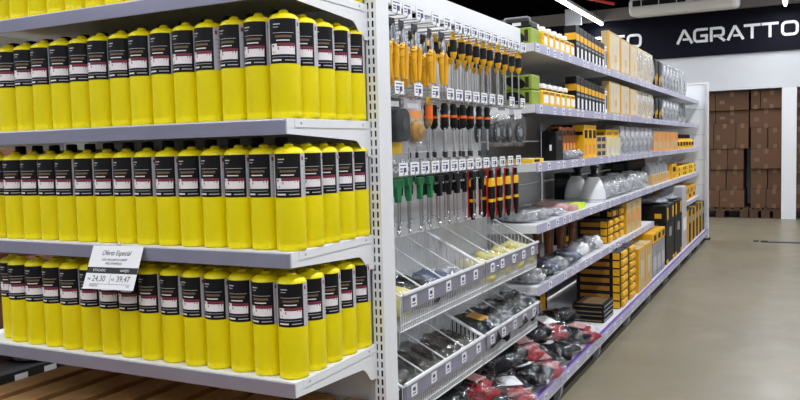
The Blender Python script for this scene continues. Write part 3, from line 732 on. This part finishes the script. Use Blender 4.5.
hang(Maker(make_socket), H2, range(3, 9), 1.315, 'black driver with orange collar', 'middle', 3, 'black drivers on the middle hooks')
hang(Maker(make_discpack), H2, range(9, 12), 1.315, 'bagged black disc', 'middle', 2, 'bagged discs on the middle hooks')
hang(Maker(make_tkey('green')), H3, range(0, 4), 1.072, 'green T-handle key', 'lower', 3, 'green T-handle keys')
hang(Maker(make_tkey('dark', True)), H3, range(4, 10), 1.072, 'black T-handle key with steel cross bar', 'lower', 3, 'black T-handle keys')
hang(Maker(make_redpliers), H3, range(10, 14), 1.072, 'black and yellow pliers on red card', 'lower', 2, 'pliers on red cards')

# ------------------------------------------------------------------ goods on the shelves
def pack(name, label, cat, x0, x1, y0, y1, z, h, m, patches=(), group=None, bevel=.002, bodyname='body'):
    sx, sy = (x1-x0)/2, (y1-y0)/2
    t = thing(name, label, cat, ((x0+x1)/2, (y0+y1)/2, z), 0, group)
    MB().box(-sx, sx, -sy, sy, 0, h).build(bodyname, M[m], t, bevel)
    for pi_, (face, a0, a1, b0, b1, pm, pn) in enumerate(patches):
        e = .0008+.0005*pi_; mb = MB()
        if face == 'f': mb.box(sx-.0005, sx+e, -sy+2*sy*a0, -sy+2*sy*a1, h*b0, h*b1)
        elif face == 'n': mb.box(-sx+2*sx*a0, -sx+2*sx*a1, -sy-e, -sy+.0005, h*b0, h*b1)
        else: mb.box(-sx+2*sx*b0, -sx+2*sx*b1, -sy+2*sy*a0, -sy+2*sy*a1, h-.0005, h+e)
        mb.build(pn, M[pm], t)
    return t
SH = ['top', 'second', 'third', 'fourth', 'fifth']
def yellow_bottle():
    t = thing('yellow_bottle', '', 'bottle')
    mb = MB(); mb.prism(rrect(-.042, .042, 0, .072, .012), 'y', -.04, .04) if False else mb.box(-.05, .05, -.045, .045, 0, .074); mb.build('bottle_body', M['yel3'], t, .01)
    MB().box(.0495, .0508, -.03, .03, .014, .05).build('label', M['paper'], t, .0004)
    MB().box(.0495, .0506, -.036, .036, .055, .066).build('label_title', M['amber'], t)
    MB().cyl((0, 0, .073), (0, 0, .09), .016, n=12).build('neck', M['dark'], t)
    MB().lathe([(.02, .089), (.021, .091), (.02, .108), (.012, .112)], 14).build('cap', M['paper'], t)
    return t
mk_yb = Maker(yellow_bottle)
def lime_case(x0, x1, y0, y1, z, h, label):
    t = pack('tool_case', label, 'case', x0, x1, y0, y1, z, h, 'lime', (), 'green and black tool cases', .006)
    sx = (x1-x0)/2; sy = (y1-y0)/2
    mb = MB(); mb.prism([(sx*.62*math.cos(a)-sx*.1-.25*sx*math.sin(a), h*.5+h*.42*math.sin(a)) for a in [2*PI*i/24 for i in range(24)]], 'y', -sy-.002, -sy+.001); mb.build('printed_oval', M['dark'], t)
    MB().prism([(-sx*.98, h*.1), (-sx*.75, h*.1), (-sx*.9, h*.9), (-sx*.98, h*.9)], 'y', -sy-.0015, -sy+.001).build('printed_edge', M['dark'], t)
    MB().box(sx*.55, sx*.8, -sy-.0015, -sy+.001, h*.15, h*.85).build('printed_stripe', M['olive'], t)
    return t
def flat_disc_pack(label, y0, y1, z, R, group, x=-1.17):
    t = thing('round_pack', label, 'pack', (x, (y0+y1)/2, z), 0, group); w_ = (y1-y0)/2*.85
    MB().cyl((-.02, 0, R), (.02, 0, R), R*.9, n=28, sm=False).build('coil', M['gplas'], t, .01)
    MB().cyl((.02, 0, R), (.024, 0, R), R*.42, n=20, sm=False).build('coil_centre', M['dgrey'], t)
    MB().blob((0, 0, R), (.04, R*1.04, R), 24, 14, amp=.08, seed=int(y0*10), e=.9).build('wrap', M['foggy'], t)
    return t
for q in (0, 1):
    z = TZ[q]; s = SH[q]
    if q == 0:
        lime_case(-1.205, -1.065, 3.38, 3.5, z, .074, 'lime green tool case with black oval, alone at near end of top shelf')
        t = thing('carry_case', 'black carry case with grey handle on the lime case', 'case', (-1.135, 3.44, z+.074))
        MB().box(-.066, .066, -.05, .05, 0, .03).build('case_body', M['dark'], t, .006)
        MB().tube([(-.06, -.045, .01), (-.06, -.045, .04), (-.05, -.045, .046), (.05, -.045, .046), (.06, -.045, .04), (.06, -.045, .01)], .005, 8).build('handle', M['gplas'], t)
        MB().box(-.02, .02, -.0515, -.05, .01, .024).build('latch', M['paper'], t)
    else:
        for k in range(2): lime_case(-1.205, -1.065, 3.38, 3.5, z+k*.068, .067, 'lime green tool case with black oval, %s of the pair on second shelf' % ('lower', 'upper')[k])
    for k in range(6): mk_yb((-1.105, 3.565+k*.097, z), 'yellow bottle with white cap, %s from the lime case on the %s shelf' % (ORD[k], s), math.radians(rng.uniform(-5, 5)), 'yellow bottles on the upper shelves')
    if q == 0:
        for k in range(4): mk_yb((-1.25, 3.6+k*.11, z), 'white-capped yellow bottle, rear row of the top shelf, %s from near end' % ORD[k], 0, 'yellow bottles on the upper shelves')
    for k in range(8):
        y = 4.155+k*.086; hh = .18-.004*k
        pack('sealant_pack', 'black and yellow upright pack, %s of eight on the %s shelf' % (ORD[k], s), 'pack', -1.125, -1.065, y, y+.08, z, hh, 'dark',
             (('f', .08, .92, .56, .76, 'yel2', 'yellow_band'), ('f', .3, .7, .05, .36, 'paper', 'white_panel'), ('n', 0, 1, .58, .78, 'yel2', 'side_band'), ('f', .1, .9, .44, .5, 'gplas', 'title_line')), 'black and yellow packs on the upper shelves')
    pack('white_carton', 'slim white carton before the kraft boards on the %s shelf' % s, 'carton', -1.2, -1.065, 4.85, 4.9, z, .14, 'paper', (('f', .2, .8, .2, .8, 'dgrey', 'print_bar'), ('f', .1, .9, .86, .93, 'yel2', 'top_line')))
    hk = .245 if q == 0 else .205; h2 = .262 if q == 0 else .212
    for k, (ya, yb) in enumerate(((4.93, 5.26), (5.28, 5.58), (5.6, 5.88))):
        pack('kraft_board_box', 'pale kraft boxed board with amber edge, %s of three on the %s shelf' % (ORD[k], s), 'box', -1.105, -1.06, ya, yb, z, hk-.006*k, 'kraft',
             (('n', .9, 1, 0, 1, 'yel2', 'amber_edge'), ('f', 0, .06 if k == 0 else .02, 0, 1, 'yel2', 'amber_corner'), ('f', .1, .95, .06, .94, 'beige', 'face_sheet'), ('f', .5, .7, .25, .45, 'kraft', 'print_block')), 'kraft boards on the upper shelves')
    for k in range(3):
        ya = 5.92+k*.25
        t = pack('wrapped_box', 'beige box in crinkled clear wrap, %s of three on the %s shelf' % (ORD[k], s), 'box', -1.26, -1.075, ya, ya+.21, z, h2-.015, 'beige', (('f', .2, .8, .3, .7, 'kraft', 'faded_print'),), 'wrapped boxes on the upper shelves')
        MB().blob((0, 0, h2/2), (.105, .122, h2/2), 20, 12, amp=.08, seed=k+q, e=.45).build('wrap', M['foggy'], t)
    for k in range(2):
        ya = 6.72+k*.2
        t = pack('hanging_glove_pack', 'black pack with yellow strap, %s of two on the %s shelf' % (ORD[k], s), 'pack', -1.2, -1.07, ya, ya+.15, z, h2-.03, 'dark', (('f', .1, .4, .1, .4, 'yel2', 'yellow_strap'), ('f', .55, .8, .25, .5, 'yel2', 'yellow_strap'), ('f', .1, .9, .55, .95, 'dgrey', 'grey_panel')), 'black packs on the upper shelves', .01)
    for k in range(5):
        ya = 7.15+k*.2
        t = pack('grey_clamshell', 'grey clamshell pack, %s of five on the %s shelf' % (ORD[k], s), 'pack', -1.25, -1.07, ya, ya+.15, z, h2-.03, 'gplas', (('f', .2, .8, .15, .6, 'dgrey', 'insert'), ('f', .2, .8, .68, .9, 'paper', 'card')), 'grey clamshell packs', .008)
        MB().blob((0, 0, (h2-.01)/2), (.1, .09, (h2-.01)/2), 16, 10, amp=.06, seed=k+7, e=.5).build('shell', M['foggy'], t)
    for k in range(3): flat_disc_pack('round coil in clear wrap, %s of three at the far end of the %s shelf' % (ORD[k], s), 8.3+k*.36, 8.6+k*.36, z, .155 if q == 0 else .115, 'wrapped coils on the upper shelves')

# third shelf
z = TZ[2]
pack('flat_yellow_box', 'flat yellow box at the near end of the third shelf', 'box', -1.2, -1.07, 3.4, 3.56, z, .02, 'yel3', (('f', .1, .6, .2, .8, 'dark', 'print_bar'), ('t', .1, .6, .2, .8, 'paper', 'top_label')))
pack('white_label_box', 'flat white box behind the flat yellow one on the third shelf', 'box', -1.42, -1.22, 3.39, 3.6, z, .022, 'paper', (('n', .1, .6, .2, .8, 'dgrey', 'print_bar'), ('t', .2, .6, .2, .8, 'lgrey', 'top_label')))
pack('black_box', 'black upright box with small white square on the third shelf', 'box', -1.15, -1.075, 3.79, 3.91, z, .145, 'black', (('n', .55, .7, .35, .55, 'paper', 'white_square'), ('f', .2, .8, .7, .85, 'dgrey', 'title_bar')))
for k in range(5):
    ya = 3.97+k*.066
    pack('rust_orange_box', 'rust orange upright box, %s of five on the third shelf' % ORD[k], 'box', -1.165, -1.108, ya, ya+.06, z, .172-.004*(k % 2), 'rust', (('n', .1, .9, .8, .95, 'dark', 'dark_top'), ('f', .15, .85, .15, .5, 'orange', 'print_panel'), ('f', .15, .85, .75, .9, 'dark', 'title_bar')), 'rust orange boxes')
for k in range(3): soft_pack('clear_bag', 'clear bag of small parts, %s in front of the rust orange boxes' % ORD[k], (-1.078, 4.0+k*.1, z), (.029, .05, .024), 'gplas', seed=50+k, group='small clear bags on the third shelf')
for k in range(3):
    ya = 4.33+k*.1
    pack('yellow_box', 'amber yellow upright box, %s of three on the third shelf' % ORD[k], 'box', -1.135, -1.07, ya, ya+.095, z, .185, 'yel2', (('f', .15, .85, .6, .85, 'dark', 'title_panel'), ('f', .2, .6, .1, .4, 'orange', 'picture'), ('n', .1, .9, .7, .8, 'dark', 'side_print')), 'amber boxes on the third shelf')
for k in range(6):
    ya = 4.64+(k % 2)*.12; zz = z+(k//2)*.042
    pack('small_printed_box', 'small dark printed box, %s layer, %s column on the third shelf' % (ORD[k//2], ORD[k % 2]), 'box', -1.2, -1.07, ya, ya+.11, zz, .0415, 'kraft', (('f', .08, .92, .2, .8, 'ink', 'printed_panel'), ('n', .1, .9, .3, .7, 'ink', 'side_print')), 'small printed boxes')
for k in range(3):
    ya = 4.9+k*.14
    pack('cream_box', 'cream box, %s of three on the third shelf' % ORD[k], 'box', -1.22, -1.07, ya, ya+.13, z, .115, 'beige', (('f', .1, .5, .55, .85, 'pale', 'print_panel'), ('f', .55, .85, .2, .5, 'lgrey', 'print_block')), 'cream boxes on the third shelf')
for k in range(2):
    ya = 4.93+k*.2
    pack('yellow_top_box', 'yellow box on the cream boxes, %s of two' % ORD[k], 'box', -1.2, -1.08, ya, ya+.18, z+.115, .05, 'yel3', (('f', .1, .9, .3, .7, 'amber', 'print_band'), ('n', .1, .9, .3, .7, 'amber', 'side_band')), 'yellow boxes on the cream boxes')
pack('black_case', 'black case behind the cream boxes on the third shelf', 'case', -1.42, -1.26, 4.85, 5.35, z, .2, 'black', (('f', .1, .9, .7, .9, 'dgrey', 'lid_panel'),), None, .01)
for k in range(7):
    ya = 5.34+k*.185
    t = pack('grey_blister', 'silvery clear-wrapped pack, %s of seven on the third shelf' % ORD[k], 'pack', -1.24, -1.075, ya, ya+.14, z, .19, 'gplas', (('f', .15, .85, .1, .55, 'dgrey', 'insert'), ('f', .12, .88, .62, .92, 'lgrey', 'card')), 'silvery packs on the third shelf', .008)
    MB().blob((0, 0, .1), (.095, .085, .1), 16, 10, amp=.05, seed=k+17, e=.5).build('wrap', M['foggy'], t)
for k in range(6):
    ya = 6.66+k*.235
    pack('orange_carton', 'pale orange carton, %s of six on the third shelf' % ORD[k], 'carton', -1.26, -1.07, ya, ya+.22, z, .165, 'orange', (('f', .15, .85, .15, .5, 'kraft', 'print_panel'), ('f', 0, .06, 0, 1, 'beige', 'edge_strip'), ('t', .1, .9, .3, .6, 'kraft', 'lid_tape')), 'orange cartons on the third shelf')
def yb2():
    t = thing('yellow_canister', '', 'canister')
    MB().lathe([(.085, 0), (.09, .01), (.09, .09), (.07, .105), (.05, .11)], 18).build('canister_body', M['yel2'], t)
    MB().lathe([(.05, .11), (.055, .112), (.055, .145), (.03, .15)], 14).build('lid', M['dark'], t)
    MB().box(.08, .0915, -.04, .04, .03, .07).build('label', M['dark'], t, .002)
    return t
mk = Maker(yb2)
for k in range(6): mk((-1.17, 8.2+k*.23, z), 'yellow canister with black lid, %s of six on the third shelf' % ORD[k], 0, 'yellow canisters')

# fourth shelf
z = TZ[3]
for k in range(4):
    soft_pack('folded_cloth', 'folded grey cloth in a clear bag, %s from the near end of the fourth shelf' % ORD[k], (-1.2+.02*(k % 2), 3.47+k*.125, z), (.12, .062, .034-.004*k), 'gfabric', seed=60+k, group='folded cloths on the fourth shelf')
soft_pack('pink_pack', 'pale pink pack beside the neon label on the fourth shelf', (-1.18, 4.0, z), (.1, .08, .028), 'pink', seed=70)
t = pack('neon_label_pack', 'pale pink pack with neon yellow label on the fourth shelf', 'pack', -1.26, -1.075, 4.1, 4.36, z, .03, 'pink', (('t', .45, 1, .5, 1, 'neon', 'neon_label'), ('f', .4, 1, .1, 1, 'neon', 'neon_front')), None, .008)
pack('dark_carton', 'black carton at the back of the fourth shelf behind the sprayers', 'carton', -1.42, -1.32, 4.95, 5.15, z, .17, 'black', (('n', .1, .9, .5, .8, 'dgrey', 'panel'),))
def sprayer():
    t = thing('sprayer_bottle', '', 'bottle')
    MB().lathe([(.07, 0), (.076, .006), (.076, .02), (.07, .07), (.052, .125), (.034, .15), (.03, .155)], 24).build('tank', M['hdpe'], t)
    MB().lathe([(.031, .153), (.033, .155), (.033, .172), (.014, .176), (.012, .195)], 16).build('collar', M['dark'], t)
    MB().box(-.016, .03, -.014, .014, .192, .222).cyl((.03, 0, .21), (.062, 0, .212), .008, .005, n=10).prism([(.02, .195), (.034, .195), (.03, .16), (.024, .16)], 'y', -.006, .006).build('trigger_head', M['dark'], t, .003)
    MB().lathe([(.0765, .012), (.0765, .02)], 24).build('base_print', M['lgrey'], t)
    return t
mk = Maker(sprayer)
mk((-1.27, 4.93, z), 'white cone sprayer bottle with black head, nearer of the two on the fourth shelf', -.6)
mk((-1.13, 4.79, z), 'white cone sprayer bottle with black head, farther of the two on the fourth shelf', -.9)
for k in range(6):
    soft_pack('silver_bag', 'crinkled silvery clear bag, %s from the sprayers on the fourth shelf' % ORD[k], (-1.17, 5.06+k*.24, z), (.1, .135, .058+.006*(k % 2)), 'gfabric' if k % 2 else 'gplas', seed=80+k, bag='foggy', group='silvery bags on the fourth shelf')
pack('tall_black_box', 'tall black box behind the silvery bags on the fourth shelf', 'box', -1.4, -1.27, 6.55, 7.4, z, .215, 'black', (('f', .1, .9, .6, .85, 'dgrey', 'panel'), ('n', .1, .9, .6, .85, 'dgrey', 'side_panel')), None, .006)
def capbot():
    t = thing('kraft_bottle_pack', '', 'pack')
    MB().box(-.08, .085, -.1, .1, 0, .085).build('kraft_tray', M['kraft'], t, .003)
    MB().box(.0845, .0858, -.06, .06, .02, .06).build('tray_print', M['orange'], t)
    for s in (-.05, .05): MB().lathe([(.04, .02), (.042, .03), (.042, .14), (.02, .16), (.018, .175)], 14, (.03, s, 0)).build('clear_bottle', M['gplas'], t)
    return t
mk = Maker(capbot)
for k in range(4): mk((-1.16, 6.72+k*.24, z), 'kraft tray of silvery bottles, %s of four on the fourth shelf' % ORD[k], 0, 'kraft bottle trays')
pack('amber_box', 'amber box between kraft trays and flat yellow cases', 'box', -1.25, -1.07, 7.66, 7.95, z, .14, 'yel2', (('f', .2, .8, .5, .8, 'dark', 'title_panel'), ('f', .2, .8, .1, .3, 'orange', 'print_band')))
for k in range(6):
    ya = 8.1+(k % 3)*.48; zz = z+(k//3)*.052
    pack('flat_yellow_case', 'flat yellow case, %s layer, %s along the far fourth shelf' % (('lower', 'upper')[k//3], ORD[k % 3]), 'case', -1.3, -1.07, ya, ya+.44, zz, .05, 'yel3', (('f', .05, .2, .2, .8, 'dark', 'latch'), ('f', .8, .95, .2, .8, 'dark', 'latch'), ('t', .2, .8, .2, .8, 'amber', 'lid_panel')), 'flat yellow cases', .006)

# fifth shelf and base
def organizer(label, x0, x1, y0, y1, z, h, group):
    sx, sy = (x1-x0)/2, (y1-y0)/2
    t = thing('parts_organizer', label, 'toolbox', ((x0+x1)/2, (y0+y1)/2, z), 0, group)
    MB().box(-sx, sx, -sy, sy, 0, h*.96).build('tray', M['dark'], t, .004)
    MB().box(-sx*.8, sx*.55, -sy-.001, -sy+.001, h*.2, h*.78).build('side_window', M['amber'], t)
    MB().box(-sx*.96, sx*.96, -sy*.96, sy*.96, h*.96, h).build('lid', M['dgrey'], t)
    for s in (0,):
        MB().prism([(sx-.002, h*.08), (sx+.012, h*.18), (sx+.016, h*.5), (sx+.012, h*.86), (sx-.002, h*.95)], 'y', -sy*.62, sy*.62).build('latch', M['yel2'], t, .003)
    MB().box(sx-.04, sx+.001, -sy-.0025, -sy+.001, h*.1, h*.92).build('corner_guard', M['yel2'], t, .001)
    return t
z = TZ[4]
def stick():
    t = thing('hammer', '', 'hammer')
    MB().box(-.02, .02, -.05, .03, 0, .035).cyl((0, .03, .018), (0, .055, .018), .017, n=12).build('head', M['dgrey'], t, .004)
    MB().lathe([(.015, .03), (.014, .08), (.018, .14), (.021, .2), (.016, .235)], 12, sx=1.2, sy=.9).build('handle', M['hwood'], t)
    return t
mk = Maker(stick)
for k in range(7): mk((-1.24+.02*(k % 2), 3.98+k*.125, z), 'wooden-handled hammer standing head down, %s of seven on the fifth shelf' % ORD[k], .1*(k % 3), 'hammers on the fifth shelf')
for k in range(6):
    soft_pack('clear_tool_bag', 'clear bag of grey parts, %s from near end of the fifth shelf' % ORD[k], (-1.125, 3.45+k*.135, z), (.075, .07, .034), ('gfabric', 'fabric', 'bfabric')[k % 3], seed=90+k, group='clear bags on the fifth shelf', rotz=.2*(k % 3-1))
for k in range(3): soft_pack('white_parts_bag', 'white parts bag, %s of three before the organizer stack' % ORD[k], (-1.125, 4.38+k*.16, z), (.06, .065, .04), 'hdpe' if k != 1 else 'gfabric', seed=100+k, group='white parts bags')
pack('black_amber_box', 'black box with amber stripe behind the white parts bags', 'box', -1.42, -1.31, 4.8, 4.92, z, .11, 'black', (('n', .6, .8, 0, 1, 'yel2', 'amber_stripe'), ('f', .1, .9, .2, .5, 'yel2', 'amber_band')))
for c, (ya, n_) in enumerate(((4.95, 3), (5.12, 3), (5.29, 4))):
    for k in range(n_):
        organizer('black and amber parts organizer, %s layer of the %s stack, fifth shelf' % (ORD[k], ORD[c]), -1.27, -1.085, ya, ya+.16, z+k*.0485, .048, 'organizers on the fifth shelf')
pack('black_toolbox', 'black toolbox on top of the farthest organizer stack, fifth shelf', 'toolbox', -1.28, -1.09, 5.12, 5.28, z+3*.0485, .055, 'dark', (('n', .1, .6, .25, .75, 'amber', 'side_window'), ('n', .85, 1, .2, .8, 'yel2', 'corner_latch'), ('f', .2, .8, .2, .8, 'yel2', 'front_latch')), None, .006)
for k in range(3):
    ya = 5.48+k*.19
    pack('kraft_carton', 'upright kraft carton, %s of three after the organizer stacks, fifth shelf' % ORD[k], 'carton', -1.3, -1.065, ya, ya+.175, z, .22, 'kraft', (('n', .9, 1, 0, 1, 'yel2', 'amber_edge'), ('f', .2, .6, .3, .7, 'orange', 'print_panel'), ('f', .1, .9, .82, .92, 'beige', 'title_line')), 'kraft cartons on the fifth shelf')
flat_disc_pack('large round coil in clear wrap after the kraft cartons, fifth shelf', 6.1, 6.42, z, .115, None, -1.16)
for k in range(4):
    ya = 8.1+k*.36
    pack('yellow_case', 'yellow case with black latch, %s of four on the far fifth shelf' % ORD[k], 'case', -1.32, -1.07, ya, ya+.33, z, .15, 'yel2', (('f', .1, .25, .5, .8, 'dark', 'latch'), ('f', .75, .9, .5, .8, 'dark', 'latch'), ('f', .3, .7, .15, .4, 'dark', 'label')), 'yellow cases on the far fifth shelf', .008)

# base shelf
z = BZ-.004
gi = 0
for row, (x, zz, n_) in enumerate(((-1.05, 0, 10), (-1.22, .0, 9), (-1.13, .085, 9))):
    for k in range(n_):
        y = 2.12+k*.205+row*.07
        a = rng.uniform(-.5, .5)
        soft_pack('glove_bag', 'bagged red and black gloves, %s from near end, %s of base pile' % (ORD[k], ('front', 'back', 'upper layer')[row]), (x+rng.uniform(-.012, .012), y, z+zz+.002), (.125, .085, .046), 'fabric', rotz=a-.35+(PI if gi % 5 in (0, 2, 3) else 0), seed=200+gi, m2='red', card='paper' if gi % 3 else 'pink', group='bagged gloves on the base shelf', tilt=(rng.uniform(-.08, .08), .12 if row == 0 else .2), cat='gloves')
        gi += 1
for k in range(4):
    pack('black_book_box', 'flat black box with gold edge, %s in the pile before the organizer tower' % ORD[k], 'box', -1.19+.004*k, -.995, 4.44+.01*(k % 2), 4.7, z+k*.026, .0255, 'black', (('f', .05, .95, .35, .6, 'gplas', 'edge_line'), ('n', .05, .95, .35, .6, 'lgold', 'side_line'), ('t', .1, .9, .1, .9, 'lgold', 'lid_print')), 'flat black boxes')
pack('amber_edged_board', 'tall black board with amber edge at the back of the base shelf', 'board', -1.42, -1.3, 4.32, 4.36, z, .36, 'black', (('n', .75, 1, 0, 1, 'yel2', 'amber_edge'), ('f', .1, .9, .5, .8, 'yel2', 'amber_panel')))
for c, (ya, n_) in enumerate(((4.86, 7), (5.12, 7))):
    for k in range(n_):
        o = organizer('large black and amber organizer, %s layer of the %s base tower' % (ORD[k], ('near', 'far')[c]), -1.26, -.99, ya, ya+.24, z+k*.0505, .05, 'organizers in the base towers')
        if c == 0 and k == 0:
            text('maker_name', 'vonder', .03, M['paper'], o, Matrix.Translation((-.03, -.1235, .056)) @ Matrix.Rotation(PI/2, 4, 'X'), 'LEFT', shear=.2)
for k in range(2): soft_pack('grey_bag_on_tower', 'grey bag on the %s base tower' % ('near', 'far')[k], (-1.12, 4.98+k*.26, z+7*.0505), (.09, .09, .014), 'gplas', seed=300+k, group='grey bags on the towers')
for k in range(2):
    ya = 5.42+k*.28
    pack('kraft_sheet_box', 'tall kraft box with amber edge, %s of two after the towers' % ORD[k], 'box', -1.28, -.975, ya, ya+.26, z, .3, 'kraft', (('n', .92, 1, 0, 1, 'yel2', 'amber_edge'), ('f', 0, .08, 0, 1, 'yel2', 'amber_corner'), ('f', .25, .75, .3, .7, 'beige', 'print_panel'), ('f', .1, .9, .94, 1, 'yel2', 'top_edge')), 'tall kraft boxes on the base')
for k in range(3):
    ya = 6.03+k*.2
    t = pack('grey_tub', 'clear grey tub with yellow lid band, %s of three on the base shelf' % ORD[k], 'tub', -1.27, -.98, ya, ya+.18, z, .26, 'gplas', (('f', .1, .9, .2, .6, 'lgrey', 'label'), ('n', .1, .9, .2, .6, 'lgrey', 'side_label')), 'grey tubs on the base', .01)
    MB().box(-.147, .147, -.091, .091, .26, .34).build('lid_band', M['yel2'], t, .006); MB().box(-.1, .1, -.05, .05, .34, .355).build('lid_top', M['clear'], t)
    MB().box(.1468, .1485, -.05, .05, .28, .32).build('band_print', M['dark'], t)
for k in range(2):
    ya = 6.72+k*.5
    t = pack('black_tool_chest', 'tall black tool chest with amber latches, %s of two on the base shelf' % ORD[k], 'tool chest', -1.36, -.985, ya, ya+.46, z, .5, 'dark', (('f', .1, .25, .75, .95, 'yel2', 'latch'), ('f', .75, .9, .75, .95, 'yel2', 'latch'), ('f', .35, .65, .45, .6, 'gplas', 'badge'), ('n', .75, .9, .78, .86, 'yel2', 'side_latch'), ('f', .8, .98, .0, .08, 'yel2', 'wheel_guard'), ('f', .02, .2, .0, .08, 'yel2', 'wheel_guard'), ('f', 0, 1, .69, .705, 'black', 'seam')), 'tool chests on the base', .012)
    MB().blob((0, 0, .522), (.15, .19, .022), 18, 8, amp=.25, seed=k, e=.7).build('top_parts', M['gplas'], t)
t = pack('white_wrapped_roll', 'tall white clear-wrapped carton after the black tool chests', 'carton', -1.2, -.98, 7.72, 7.98, z, .6, 'offw' if 'offw' in M else 'lgrey', (('f', .1, .9, .3, .5, 'paper', 'label'), ('n', .1, .9, .3, .5, 'paper', 'side_label')), None, .01)
for k in range(5):
    ya = 8.1+k*.3
    t = pack('yellow_black_box', 'black box with yellow front strip, %s of five at the far base' % ORD[k], 'box', -1.3, -.985, ya, ya+.26, z, .34-.01*(k % 2), 'dark', (('f', .05, .3, 0, 1, 'yel2', 'yellow_strip'), ('f', .4, .9, .6, .8, 'gplas', 'label'), ('n', .8, 1, 0, 1, 'yel2', 'side_strip')), 'black and yellow boxes at the far base', .006)
